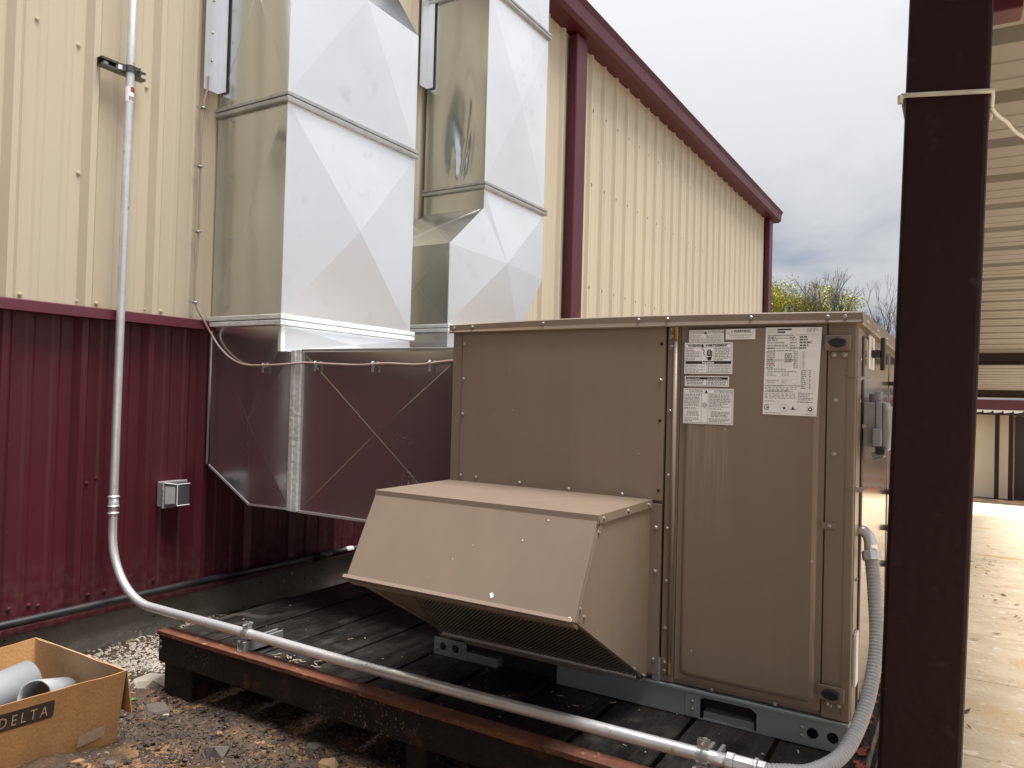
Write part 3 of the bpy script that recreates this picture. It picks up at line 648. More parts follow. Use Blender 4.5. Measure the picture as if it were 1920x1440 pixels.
door = door_mesh(2.651, 3.112, .118, 1.320).build('service_door', BROWNDOOR, rt)
DY = -.0098
MB().box(3.115, XR - .001, .001, .0115, ZB, ZT - .001).build('corner_panel', BROWN, rt, bevel=.004)
MB().box(3.1175, 3.1215, -.0015, .0009, ZB + .02, ZT - .01).build('panel_rib', BROWN, rt)
MB().box(3.172, 3.176, -.0012, .0009, ZB + .02, ZT - .01).build('panel_rib', BROWN, rt)
for z0 in (1.222, .158):
    lt = MB().box(3.108, 3.182, -.0145, -.0102, z0, z0 + .046).build('latch_plate', BROWN, rt, bevel=.002)
    b = MB().prism([(3.118, -.016, z0 + .024), (3.126, -.016, z0 + .014), (3.146, -.016, z0 + .008), (3.166, -.016, z0 + .014), (3.172, -.016, z0 + .024), (3.166, -.016, z0 + .034), (3.146, -.016, z0 + .039), (3.126, -.016, z0 + .034)], (0, -.016, 0)); b.build('knob', BLACKP, lt, bevel=.003)
    for x in (3.133, 3.164): screw(rt, (x, -.003, z0 - .013))
    MB().box(3.126, 3.172, -.003, .0008, z0 - .022, z0 - .004).build('latch_base', BROWN, rt, bevel=.001)
MB().box(3.108, 3.150, -.006, -.0022, .676, .694).build('retainer_tab', BROWN, rt, bevel=.001); screw(rt, (3.130, -.006, .685))
for x, z in ((3.140, 1.07), (3.138, .905), (3.142, .14), (2.78, .108), (2.98, .108)): screw(rt, (x, .001, z))
# lid
def lidz(x): return ZT + .010 * math.sin(math.pi * (x - XL) / (XR - XL))
lid = MB(); n_ = 24; ld = []
for q in range(n_ + 1):
    x = XL - .012 + (XR - XL + .024) * q / n_; e_ = lidz(min(max(x, XL), XR)) - ZT
    ld.append((x, e_))
for x, e_ in ld:
    lid.v += [(x, -.014, ZT - .022 + e_ * .3), (x, -.0185, ZT - .018 + e_ * .3), (x, -.0145, ZT - .012 + e_), (x, -.0145, ZT + .010 + e_), (x, -.010, ZT + .014 + e_), (x, YD * .5, ZT + .03 + e_), (x, YD + .012, ZT + .014 + e_), (x, YD + .012, ZT - .018), (x, .008, ZT - .018)]
for q in range(n_):
    for r_ in range(8): lid.f.append((q * 9 + r_, (q + 1) * 9 + r_, (q + 1) * 9 + r_ + 1, q * 9 + r_ + 1))
lid.f += [tuple(range(9)), tuple(n_ * 9 + r_ for r_ in range(8, -1, -1))]
lid.build('lid', BROWN, rt)
for x in (1.712, 1.80, 2.12, 2.50, 2.605, 2.885, 3.115, 3.165): screw(rt, (x, -.0145, lidz(x) - .001))
MB().prism([(XR + .0125, -.014, ZT - .024), (XR + .017, -.014, ZT - .02), (XR + .0135, -.014, ZT + .012), (XR + .0125, -.014, ZT + .012)], (0, YD + .02, 0)).build('lid_edge', BROWN, rt)
for yy in (.12, .45, .8, 1.2): screw(rt, (XR + .0135, yy, ZT - .006), '+X')
# right-hand side: glossy access panels
MB().box(XR - .0035, XR + .001, .014, .115, ZB, ZT - .03).build('side_post', BROWN, rt, bevel=.001)
MB().box(XR - .0035, XR + .006, .150, 1.02, ZB + .02, ZT - .05).build('side_panel', BROWNGLOSS, rt, bevel=.004)
MB().box(XR - .0035, XR + .006, 1.06, 1.62, ZB + .02, ZT - .05).build('side_panel', BROWNGLOSS, rt, bevel=.004)
MB().box(XR - .0035, XR + .006, 1.66, 2.28, ZB + .02, ZT - .05).build('side_panel', BROWNGLOSS, rt, bevel=.004)
MB().box(XR - .0035, XR + .004, .117, .147, ZB, ZT - .05).build('side_post', DARKHOLE, rt)
MB().box(XR - .0035, XR + .009, 1.024, 1.056, ZB, ZT - .05).build('side_post', BROWN, rt, bevel=.002)
for z in (1.15, .70, .55, .40):
    MB().box(XR + .0062, XR + .030, .985, 1.05, z - .008, z + .008).build('side_tab', BLACKP, rt, bevel=.002)
hb = MB().box(XR + .0062, XR + .010, .24, .40, 1.18, 1.29).build('handle_plate', PAPER, rt, bevel=.001)
b = MB().box(XR + .010, XR + .036, .29, .35, 1.217, 1.243); b.box(XR + .0362, XR + .050, .30, .34, 1.175, 1.285); b.build('side_handle', BLACKP, rt, bevel=.004)
for z in (1.20, 1.07, .80, .52, .22): screw(rt, (XR + .001, .06, z), '+X')
MB().box(XR + .0012, XR + .010, .03, .09, .20, .36).build('side_label', PAPER, rt, bevel=.002)
for z in (.80, 1.14): MB().add([(3.165, -.004, z + .006), (XR + .012, .002, z - .008), (XR + .032, .09, z + .004), (XR + .004, .07, z - .002)], [(0, 1, 2, 3)]).build('bent_tab', BROWN, rt)
# base rail with fork pocket and round holes
fr = ((0, .006, 0), (1, 0, 0), (0, 0, 1), (0, -1, 0))
slot = [(2.741, .006), (2.741, .066), (2.752, .074), (2.905, .074), (2.924, .062), (2.924, .006)]
plate('base_rail', [(2.205, 0.001), (2.205, .083), (XR - .002, .083), (XR - .002, 0.001)], [slot[::-1], circ(3.092, .042, .017), circ(3.150, .042, .017)], .003, fr, GALVRAIL, rt)
MB().box(2.205, XR - .002, -.004, .05, .0835, .0965).build('rail_top_flange', GALVRAIL, rt, bevel=.003)
plate('base_rail_bracket', [(1.640, .001), (1.640, .070), (1.792, .070), (1.800, .06), (1.800, .001)], [circ(1.684, .037, .0165), circ(1.746, .037, .0165)], .003, fr, GALVRAIL, rt)
MB().box(1.8005, 1.945, .004, .045, .001, .036).build('rail_channel', GALVRAIL, rt, bevel=.002)
MB().box(1.72, XR - .01, .05, .054, .001, .083).build('rail_back', DARKHOLE, rt)
MB().box(2.752, 2.915, .008, .048, .0012, .030).build('pocket_floor', GALVDULL, rt)
MB().box(2.690, 2.738, .0006, .0042, .006, .078).build('rail_joint_plate', GALVRAIL, rt, bevel=.001)
for x in (2.716, 3.062):
    for z in (.030, .056): screw(rt, (x, .0004, z))
for z in (.026, .05): screw(rt, (1.658, .0044, z))
MB().box(1.80, 2.40, -.012, .0112, .074, .112).build('lower_lip', BROWN, rt, bevel=.002)
MB().box(2.575, 2.603, -.003, .0112, .0985, .175).build('gusset', GALVRAIL, rt)
# intake hood
hd = None
HX0, HX1 = XL + .004, 2.556
P_ = dict(bt=(-.0032, .7070), ft=(-.440, .7070), lp=(-.581, .428), bb=(-.022, .1060))
def hp(x, k_, dy=0, dz=0): return (x, P_[k_][0] + dy, P_[k_][1] + dz)
b = MB().prism([hp(HX1, 'bt', 0, -.004), hp(HX1, 'ft', .004, -.004), hp(HX1, 'lp', .006, 0), hp(HX1, 'bb'), (HX1, -.0032, .1060)], (-.004, 0, 0)); hs_ = b.build('hood_side', BROWN, rt, bevel=.001)
b = MB().prism([hp(HX0, 'bt', 0, -.004), hp(HX0, 'ft', .004, -.004), hp(HX0, 'lp', .006, 0), hp(HX0, 'bb'), (HX0, -.0032, .1060)], (.004, 0, 0)); b.build('hood_side', BROWN, rt, bevel=.001)
b = MB().box(HX1 - .0005, HX1 + .040, -.0075, -.0034, .118, .700); b.build('hood_flange', BROWN, rt, bevel=.001)
b = MB().prism([(HX0 - .004, -.0036, .708), (HX0 - .004, -.443, .708), (HX0 - .004, -.4475, .684), (HX0 - .004, -.4505, .685), (HX0 - .004, -.4465, .712), (HX0 - .004, -.0036, .7125)], (HX1 - HX0 + .010, 0, 0)); ht_ = b.build('hood_top', BROWN, rt, bevel=.0012)
MB().prism([(HX1 + .0065, -.0036, .7125), (HX1 + .0065, -.447, .7118), (HX1 + .0065, -.440, .686), (HX1 + .0065, -.0036, .686)], (-.0022, 0, 0)).build('hood_top_flange', BROWN, rt)
nrm = Vector((0, -.8925, .4510)); nrm = Vector((0, -(P_['ft'][1] - P_['lp'][1]), (P_['ft'][0] - P_['lp'][0]))); nrm = Vector((0, nrm.y, -abs(nrm.z) if False else abs(nrm.z))).normalized()
fl = Vector((0, P_['lp'][0] - P_['ft'][0], P_['lp'][1] - P_['ft'][1])); fln = fl.normalized()
b = MB(); q0 = Vector((HX0 - .002, P_['ft'][0], P_['ft'][1] - .004)) + fln * .006; q1 = Vector((HX0 - .002, P_['lp'][0], P_['lp'][1]))
b.prism([q0, q1, q1 + nrm * .004, q0 + nrm * .004], (HX1 - HX0 + .003, 0, 0)); b.build('hood_front', BROWN, rt, bevel=.0012)
MB().prism([q1 + nrm * .0045 - fln * .010 + Vector((-.012, 0, 0)), q1 + nrm * .0045 + fln * .002 + Vector((-.012, 0, 0)), q1 + nrm * .012 + fln * .002 + Vector((-.012, 0, 0)), q1 + nrm * .008 - fln * .010 + Vector((-.012, 0, 0))], (HX1 - HX0 + .004, 0, 0)).build('hood_drip_edge', BROWN, rt, bevel=.001)
MB().prism([(HX0 + .004, -.576, .426), (HX0 + .004, -.580, .416), (HX0 + .004, -.552, .400), (HX0 + .004, -.548, .410)], (HX1 - HX0 - .008, 0, 0)).build('filter_frame', BROWN, rt)
# right front edge strip of the hood
MB().prism([(HX1 + .0006, P_['ft'][0] + .004, P_['ft'][1] - .024), (HX1 + .0006, P_['lp'][0] + .004, P_['lp'][1]), (HX1 + .0006, P_['lp'][0] + .030, P_['lp'][1] - .004), (HX1 + .0006, P_['ft'][0] + .026, P_['ft'][1] - .024)], (.003, 0, 0)).build('hood_edge_strip', BROWN, rt)
for z, t in ((.66, .10), (.46, .90)): screw(rt, (HX1 + .0036, P_['ft'][0] + fl.y * t + .014, z), '+X')
for yy in (-.41, -.22, -.04): screw(rt, (HX1 + .0065, yy, .698), '+X')
for z in (.62, .47, .17): screw(rt, (HX1 + .022, -.0076, z))
for yy, z in ((-.12, .165), (-.035, .118), (-.52, .43)): screw(rt, (HX1 + .0002, yy, z), '+X')
for x, t_, r_ in ((2.275, .90, .012), (2.33, .33, .005), (2.40, .10, .004), (2.54, .985, .013), (2.10, .62, .003), (2.16, .45, .003)):
    c0 = Vector((x, P_['ft'][0], P_['ft'][1])) + fl * t_ + nrm * .0052; b = MB(); b.add([c0 + Vector((1, 0, 0)) * r_ * (.6 + .5 * noise.noise((k_, x * 9, 0))) * math.cos(k_ * .7) + fln * r_ * (.6 + .5 * noise.noise((k_, x * 9, 3))) * math.sin(k_ * .7) for k_ in range(9)], [tuple(range(9))]); b.build('paint_chip', PAPER if r_ > .0115 else MASTIC, rt)
# mesh filter in the underside
fa = Vector((0, -.400, .460)); fb = Vector((0, -.048, .114)); fd_ = (fb - fa); fn = Vector((0, -fd_.z, fd_.y)).normalized(); fn = fn if fn.z < 0 else -fn
L = fd_.length; fdn = fd_.normalized(); W_ = HX1 - HX0 - .03; ox = HX0 + .015
wires = MB(); pit = .0165; wr = .0014
for s in (1, -1):
    c0 = -L if s > 0 else 0
    t = c0
    while t < (W_ if s > 0 else W_ + L):
        # line x = t + s*v , v in [0,L]
        v0, v1 = 0.0, L
        if s > 0: v0 = max(0, -t); v1 = min(L, W_ - t)
        else: v0 = max(0, t - W_); v1 = min(L, t)
        if v1 - v0 > .01:
            pa = fa + fdn * v0 + Vector((ox + t + s * v0, 0, 0)); pb = fa + fdn * v1 + Vector((ox + t + s * v1, 0, 0))
            dirv = (pb - pa).normalized(); sd_ = dirv.cross(fn) * wr * 1.35
            k0 = len(wires.v); up_ = fn * (.0004 if s > 0 else 0)
            wires.add([pa - sd_ + up_, pa + sd_ + up_, pb + sd_ + up_, pb - sd_ + up_, pa - sd_ * .2 + up_ + fn * .0004, pb - sd_ * .2 + up_ + fn * .0004], [(0, 1, 2, 3), (0, 4, 5, 3), (4, 1, 2, 5)])
        t += pit
wires.build('filter_mesh', MESHM, rt, kind='stuff')
b = MB(); pa = fa - fn * .022 + Vector((ox, 0, 0)); b.add([pa, pa + Vector((W_, 0, 0)), pa + Vector((W_, 0, 0)) + fd_, pa + fd_], [(0, 1, 2, 3)]); b.build('filter_pad', FILTER, rt)
for x0 in (HX0 + .0045, HX1 - .0195):
    b = MB(); pa = fa + fn * .003 + Vector((x0, 0, 0)); b.prism([pa, pa + Vector((.015, 0, 0)), pa + Vector((.015, 0, 0)) + fd_, pa + fd_], -fn * .014); b.build('filter_frame', BROWN, rt)
MB().box(HX0 + .02, HX1 - .02, -.056, -.0465, .1065, .1160).build('filter_track', GALV, rt, bevel=.002)
MB().box(HX0 + .0045, HX1 - .0045, -.054, -.0035, .1000, .1062).build('hood_sill', BROWN, rt)
for x0, dx in ((HX0 + .0042, .018), (HX1 - .0042, -.018)): MB().add([(x0, -.574, .4305), (x0 + dx, -.574, .4305), (x0 + dx, -.03, .1125), (x0, -.03, .1125)], [(0, 1, 2, 3)]).build('hood_bottom_flange', BROWN, rt)

# stickers on the service door (paper sheet + printing)
def sticker(x0, x1, z0, z1, name='sticker', label=None, rot=0.0):
    s = MB().box(x0, x1, DY - .0012, DY, z0, z1).build(name, PAPER, rt)
    if label: s['label'] = label
    return s
PY = DY - .0015
def F(x, z): return ((x, PY, z), (1, 0, 0), (0, 0, 1))
def bar(mb, x0, x1, z0, z1): mb.add([(x0, PY, z0), (x1, PY, z0), (x1, PY, z1), (x0, PY, z1)], [(0, 1, 2, 3)])
def outline(mb, x0, x1, z0, z1, t=.0009): bar(mb, x0, x1, z0, z0 + t); bar(mb, x0, x1, z1 - t, z1); bar(mb, x0, x0 + t, z0, z1); bar(mb, x1 - t, x1, z0, z1)
def lines(mb, x0, x1, z0, z1, rows, dens=.8, h=.42):
    dz = (z1 - z0) / rows
    for r_ in range(rows):
        z = z1 - (r_ + .75) * dz; x = x0; end = x1 - (x1 - x0) * (random.uniform(0, .5) if random.random() < .35 else random.uniform(0, .08))
        while x < end:
            l_ = random.uniform(.004, .012); bar(mb, x, min(x + l_, end), z, z + dz * h); x += l_ + .0016 / dens
def tri(mb, x, z, s): mb.add([(x - s * .58, PY, z), (x + s * .58, PY, z), (x, PY, z + s)], [(0, 1, 2)])
def ink(s, m, mb): mb.build('lettering', m, s, kind='stuff')
# 1 caution / attention (upper left)
s = sticker(2.680, 2.797, 1.2528, 1.2935, label='small pale caution sticker at the top of the door'); k1 = MB(); k2 = MB()
text_geo(k1, 'CAUTION', .0108, F(2.684, 1.2815)); tri(k1, 2.7365, 1.2805, .0095); text_geo(k1, 'ATTENTION', .0108, F(2.7435, 1.2815), squeeze=.92); outline(k1, 2.6825, 2.7945, 1.2548, 1.2915, .0006); bar(k1, 2.738, 2.7388, 1.2548, 1.2785)
lines(k2, 2.685, 2.736, 1.2565, 1.278, 5); lines(k2, 2.741, 2.792, 1.2565, 1.278, 6); ink(s, INK, k1); ink(s, GREYINK, k2)
# 2 warning (upper right)
s = sticker(2.803, 2.898, 1.2605, 1.2945, label='narrow warning sticker beside the caution sticker'); k1 = MB(); k2 = MB()
text_geo(k1, 'WARNING', .0112, F(2.829, 1.2835), weight=.0003); text_geo(k2, '\u26a0' if False else 'A', .010, F(2.820, 1.2835)); text_geo(k1, 'Cancer and Reproductive Harm', .0056, F(2.8505, 1.2725), 'CENTER'); text_geo(k1, 'www.P65Warnings.ca.gov', .0056, F(2.8505, 1.2655), 'CENTER'); bar(k2, 2.806, 2.895, 1.2805, 1.2811); ink(s, INK, k1); ink(s, GREYINK, k2)
# 3 warning / avertissement with hand
s = sticker(2.666, 2.8265, 1.1475, 1.2512, label='shock warning sticker with a hand symbol'); k1 = MB(); k2 = MB(); k3 = MB()
outline(k1, 2.6695, 2.823, 1.151, 1.2475); text_geo(k1, 'WARNING', .0112, F(2.676, 1.2380), weight=.0004); tri(k1, 2.7275, 1.2370, .0095); text_geo(k1, 'AVERTISSEMENT', .0112, F(2.7365, 1.2380), squeeze=.90, weight=.0004)
bar(k1, 2.6695, 2.823, 1.2352, 1.2358); bar(k1, 2.6695, 2.823, 1.1805, 1.1900); bar(k1, 2.722, 2.7227, 1.190, 1.2352); bar(k1, 2.765, 2.7657, 1.190, 1.2352); bar(k1, 2.7425, 2.7433, 1.151, 1.1805)
text_geo(k3, 'Important', .0098, ((2.7465, PY - .0003, 1.1820), (1, 0, 0), (0, 0, 1)), 'CENTER', weight=.0004)
lines(k2, 2.672, 2.719, 1.1915, 1.234, 8, h=.5); lines(k2, 2.768, 2.820, 1.1915, 1.234, 8, h=.5); lines(k2, 2.672, 2.740, 1.1535, 1.179, 5); lines(k2, 2.7455, 2.820, 1.1535, 1.179, 5)
for i, (fx, fh) in enumerate(((2.7415, .0165), (2.7465, .0205), (2.7515, .0195), (2.7562, .0150))): bar(k1, fx, fx + .0036, 1.2085, 1.2085 + fh)
k1.add([(2.7415, PY, 1.2095), (2.7598, PY, 1.2095), (2.7598, PY, 1.2065), (2.7455, PY, 1.2065)], [(0, 1, 2, 3)])
k1.add([(2.738, PY, 1.2045), (2.744, PY, 1.2025), (2.750, PY, 1.2040), (2.7595, PY, 1.2045), (2.757, PY, 1.1975), (2.755, PY, 1.1925), (2.7455, PY, 1.1925), (2.743, PY, 1.1985)], [tuple(range(8))])
for a_, c_ in (((2.7255, 1.2325), (2.7335, 1.2225)), ((2.7335, 1.2225), (2.7295, 1.2165)), ((2.7295, 1.2165), (2.7365, 1.2080))):
    d_ = Vector((c_[0] - a_[0], 0, c_[1] - a_[1])).normalized(); n_ = Vector((-d_.z, 0, d_.x)) * .0011; A_ = Vector((a_[0], PY, a_[1])); B_ = Vector((c_[0], PY, c_[1])); k1.add([A_ - n_, A_ + n_, B_ + n_, B_ - n_], [(0, 1, 2, 3)])
ink(s, INK, k1); ink(s, GREYINK, k2); ink(s, PAPER, k3)
# 4 notice to installer
s = sticker(2.6685, 2.8165, 1.1055, 1.1395, label='two column notice sticker under the hand symbol'); k1 = MB(); k2 = MB(); k3 = MB()
outline(k1, 2.672, 2.813, 1.1085, 1.1365, .0008); bar(k1, 2.672, 2.813, 1.1285, 1.1362); bar(k1, 2.7425, 2.7433, 1.1085, 1.1285)
text_geo(k3, 'Notice to Installer', .0062, ((2.6745, PY - .0003, 1.1303), (1, 0, 0), (0, 0, 1))); text_geo(k3, "Avis \u00e0 l'installateur", .0062, ((2.7455, PY - .0003, 1.1303), (1, 0, 0), (0, 0, 1)))
lines(k1, 2.675, 2.735, 1.1115, 1.1275, 3, h=.4); lines(k1, 2.746, 2.810, 1.1115, 1.1275, 3, h=.4); ink(s, INK, k1); ink(s, PAPER, k3)
# 5 caution / attention with spiral
s = sticker(2.6655, 2.8325, .9805, 1.0985, label='largest caution sticker with a coil symbol'); k1 = MB(); k2 = MB()
outline(k1, 2.669, 2.829, .984, 1.095); text_geo(k1, 'CAUTION', .0106, F(2.6835, 1.0850)); tri(k1, 2.7425, 1.0840, .0095); text_geo(k1, 'ATTENTION', .0106, F(2.7685, 1.0850)); bar(k1, 2.669, 2.829, 1.0820, 1.0826); bar(k1, 2.7265, 2.7272, .984, 1.082); bar(k1, 2.7495, 2.7502, .984, 1.082)
lines(k2, 2.6715, 2.724, 1.038, 1.0805, 9, h=.5); lines(k2, 2.6715, 2.715, 1.027, 1.036, 2, h=.5); lines(k2, 2.677, 2.720, 1.006, 1.024, 4, h=.5); lines(k2, 2.6715, 2.720, .987, 1.002, 3, h=.5)
lines(k2, 2.753, 2.826, 1.036, 1.0805, 9, h=.5); lines(k2, 2.753, 2.80, 1.029, 1.034, 1); lines(k2, 2.759, 2.822, 1.004, 1.024, 4, h=.5); lines(k2, 2.753, 2.826, .987, 1.001, 3, h=.5)
for rr in (.0085, .006, .0035):
    lp = circ(2.7383, 1.043, rr, 20); li = circ(2.7383, 1.043, rr - .0008, 20)
    k1.add([(x, PY, z) for x, z in lp + li], [(i, (i + 1) % 20, 20 + (i + 1) % 20, 20 + i) for i in range(20)])
ink(s, INK, k1); ink(s, GREYINK, k2)
# 6 data plate
s = MB().prism([(x, DY, z) for x, z in [(2.931, 1.297), (3.099, 1.2945), (3.0875, 1.018), (2.926, 1.020)]], (0, -.0012, 0)).build('data_plate', PAPER, rt); s['label'] = 'tall white data plate full of small print'
k1 = MB(); k2 = MB(); k3 = MB()
text_geo(k2, 'Model Number', .0062, F(2.936, 1.2875)); bar(k1, 2.967, 3.010, 1.2872, 1.2920); text_geo(k2, 'Serial Number', .0062, F(2.936, 1.2790)); bar(k1, 2.967, 2.990, 1.2788, 1.2832)
lines(k2, 3.055, 3.088, 1.279, 1.293, 4)
text_geo(k2, 'FOR OUTDOOR INSTALLATION ONLY', .0044, F(2.936, 1.2710)); text_geo(k2, 'FOR COPPER SUPPLY WIRES ONLY', .0044, F(3.022, 1.2710))
for i, z in enumerate((1.262, 1.2535, 1.2450, 1.2360, 1.2275)):
    bar(k2, 2.936, 3.092, z + .0072, z + .0075); lines(k2, 2.936, 2.936 + random.uniform(.025, .065), z - .001, z + .006, 1, h=.6); lines(k2, 3.005, 3.026, z - .001, z + .006, 1, h=.5); lines(k1, 3.034, 3.034 + random.uniform(.02, .05), z - .001, z + .006, 1, h=.6)
for r_ in range(9):
    z = 1.2155 - r_ * .0062
    bar(k2, 2.934, 3.082 if r_ < 4 else 3.054, z + .0050, z + .0053); bar(k3, 2.935, 2.958, z + .001, z + .004) if r_ == 6 else lines(k2, 2.935, 2.962, z, z + .005, 1, h=.6); lines(k1, 2.990, 3.013, z, z + .005, 1, h=.55) if r_ in (1, 2, 3, 4, 5) else None; lines(k2, 3.018, 3.030, z, z + .005, 1, h=.5); lines(k2, 3.044, 3.050, z, z + .005, 1, h=.5)
for x in (2.972, 2.980, 3.017, 3.038): bar(k2, x, x + .0004, 1.163, 1.221)
for r_ in range(10):
    z = 1.1575 - r_ * .0062; bar(k2, 3.040, 3.080, z + .005, z + .0053); lines(k2, 3.041, 3.056, z, z + .005, 1, h=.55); lines(k2, 3.064, 3.069, z, z + .005, 1, h=.55)
for x in (3.040, 3.0605, 3.080): bar(k2, x, x + .0004, 1.0965, 1.1625)
for z0 in (1.140, 1.118): outline(k2, 2.934, 3.030, z0, z0 + .014, .0004); lines(k2, 2.937, 2.975, z0 + .002, z0 + .012, 2, h=.4); lines(k2, 2.982, 3.005, z0 + .002, z0 + .012, 2, h=.4)
lines(k2, 2.932, 3.030, 1.098, 1.114, 3, dens=.35); lines(k2, 2.932, 3.020, 1.090, 1.096, 1); lines(k2, 2.932, 3.028, 1.070, 1.088, 4, dens=.4); lines(k2, 3.032, 3.078, 1.066, 1.092, 5)
lines(k1, 3.030, 3.076, 1.0590, 1.0635, 1, h=.5); lines(k2, 2.932, 2.962, 1.0605, 1.065, 1, h=.5); lines(k2, 2.932, 3.012, 1.0235, 1.0275, 1, h=.5); lines(k2, 3.055, 3.078, 1.0225, 1.0265, 1, h=.5)
def ring(mb, cx_, cz_, r0, r1, a0=0, a1=360, n=22):
    A_ = [(cx_ + q * math.cos(R(a0 + (a1 - a0) * i / n)), PY, cz_ + q * math.sin(R(a0 + (a1 - a0) * i / n))) for q in (r0, r1) for i in range(n + 1)]
    mb.add(A_, [(i, i + 1, n + 2 + i, n + 1 + i) for i in range(n)])
for z_ in (1.2705, 1.2620, 1.2310, 1.2230, 1.1930, 1.1640, 1.1570, 1.1120, 1.0960): lines(k2, 2.938, 3.020 + random.uniform(0, .03), z_ - .003, z_ + .003, 1, h=.45)
ring(k1, 2.9395, 1.0435, .0078, .0095, 50, 310); text_geo(k1, 'SA', .0105, F(2.9368, 1.0395), squeeze=.8, weight=.0004)
ring(k2, 2.992, 1.0410, .0108, .0114)
k1.add([(2.992 + (.0062 if i % 2 == 0 else .0026) * math.sin(i * math.pi / 5), PY, 1.041 + (.0062 if i % 2 == 0 else .0026) * math.cos(i * math.pi / 5)) for i in range(10)], [tuple(range(10))])
k1.add([(3.018, PY, 1.0490), (3.0205, PY, 1.0415), (3.0285, PY, 1.0370), (3.0215, PY, 1.0375), (3.018, PY, 1.0355), (3.0145, PY, 1.0375), (3.0075, PY, 1.0370), (3.0155, PY, 1.0415)], [tuple(range(8))])
ring(k1, 3.069, 1.0395, .0034, .0064); ring(k2, 3.069, 1.0395, .0095, .0102, 0, 360)
ink(s, INK, k1); ink(s, GREYINK, k2); ink(s, REDINK, k3)

# ================================================================== CONDUIT RUN
pr = thing('steel_conduit', 'galvanised conduit running down the wall and along the front of the platform', 'conduit', (.09, -.43, .09))
CR_ = .0190; RB = .30; ZC = .078
path = [(.09, -.421, 3.9), (.09, -.424, 2.55), (.09, -.430, 1.3), (.09, -.432, .60), (.092, -.432, ZC + RB + .02)]
path += [(p.x, -.432, p.z) for p in arc((.092 + RB, -.432, ZC + RB), RB, math.pi, 1.5 * math.pi, 14, (1, 0, 0), (0, 0, 1))]
path += [(.6, -.432, ZC), (1.05, -.431, ZC + .001), (1.6, -.430, ZC - .003), (2.15, -.424, ZC - .002), (2.88, -.405, ZC), (2.945, -.402, ZC)]
MB().tube(path, CR_, 20).build('pipe', CONDUIT, pr, smooth=True)
b = MB().tube([(.09, -.431, .455), (.09, -.431, .545)], .0215, 20, caps=True)
for z in (.462, .495, .538): b.tube(arc((.09, -.431, z), .0222, 0, 2 * math.pi, 20, (1, 0, 0), (0, 1, 0))[:-1], .0042, 6, closed=True)
b.build('coupling', CONDUIT, pr, smooth=True)
def hexring(x0, x1, r_, n, yc=-.402): return MB().tube([(x0, yc, ZC), (x1, yc, ZC)], r_, n)
hexring(2.938, 2.958, .0265, 8).build('hex_nut', CONDUIT, pr, bevel=.002)
hexring(2.9585, 3.012, .0250, 8).build('connector_body', CONDUIT, pr, bevel=.003)
hexring(3.0125, 3.020, .0285, 20).build('collar', CONDUIT, pr, bevel=.001)
hexring(3.0205, 3.042, .0265, 8).build('hex_nut', CONDUIT, pr, bevel=.003)
# faded maker's sticker on the riser
MB().tube([(.09, -.4255, 2.39), (.09, -.4250, 2.46)], .0196, 20, caps=False).build('pipe_sticker', PAPER, pr, smooth=True)
MB().tube([(.09, -.4245, 2.435), (.09, -.4243, 2.46)], .0199, 20, caps=False).build('pipe_sticker', REDINK, pr, smooth=True)
MB().tube([(.09, -.4250, 2.395), (.09, -.4249, 2.415)], .0199, 20, caps=False).build('pipe_sticker', GREYINK, pr, smooth=True)

def strut(name, label, c, along, up, length, m):
    """slotted channel with a two-piece pipe clamp"""
    t = thing(name, label, 'bracket', c); c, a, u_ = Vector(c), Vector(along).normalized(), Vector(up).normalized(); s_ = a.cross(u_); h = .0205
    prof = [(-h, 0), (-h, .041), (-.011, .041), (-.011, .034), (-.009, .034), (-.009, .0385 - .0)]
    b = MB()
    def seg(s0, s1, u0, u1): b.obox(c + s_ * (s0 + s1) / 2 + u_ * (u0 + u1) / 2, a * length / 2, s_ * (s1 - s0) / 2, u_ * (u1 - u0) / 2)
    seg(-h, h, 0, .0025); seg(-h, -h + .0025, .00255, .041); seg(h - .0025, h, .00255, .041); seg(-h + .0026, -.010, .0385, .041); seg(.010, h - .0026, .0385, .041); seg(-.0125, -.0101, .031, .0384); seg(.0101, .0125, .031, .0384)
    b.build('channel', m, t, bevel=.0008)
    return t, c, a, u_, s_
def clamp(t, pc, axis_, up, m, r_=.0212):
    pc, ax_, u_ = Vector(pc), Vector(axis_).normalized(), Vector(up).normalized(); s_ = ax_.cross(u_)
    for sgn in (-1, 1):
        pts = [pc + s_ * sgn * .010 - u_ * (r_ + .014), pc + s_ * sgn * .012 - u_ * (r_ + .001)] + [pc + s_ * (sgn * r_ * math.sin(q)) - u_ * (r_ * math.cos(q)) for q in [R(x) for x in range(25, 165, 14)]] + [pc + s_ * sgn * .007 + u_ * (r_ + .004), pc + s_ * sgn * .007 + u_ * (r_ + .022)]
        b = MB()
        for p0, p1 in zip(pts, pts[1:]):
            d_ = (p1 - p0); b.obox((p0 + p1) / 2, d_ / 2 * 1.05, ax_ * .016, d_.cross(ax_).normalized() * .0014)
        b.build('clamp_half', m, t)
    MB().tube([pc + u_ * (r_ + .014) - s_ * .026, pc + u_ * (r_ + .014) + s_ * .024], .004, 8).build('bolt', m, t)
    MB().tube([pc + u_ * (r_ + .014) - s_ * .018, pc + u_ * (r_ + .014) - s_ * .010], .0085, 6).build('nut', m, t)
GS = mat('zinc_strut', (.60, .61, .61), (.46, .47, .47), .38, .5, metal=.85, scale=14)
t, *_ = strut('strut_bracket', 'short zinc strut clamping the conduit near the platform corner', (1.035, -.362, .0125), (0, 1, 0), (0, 0, 1), .20, GS); clamp(t, (1.035, -.431, ZC + .001), (1, 0, 0), (0, 0, 1), GS)
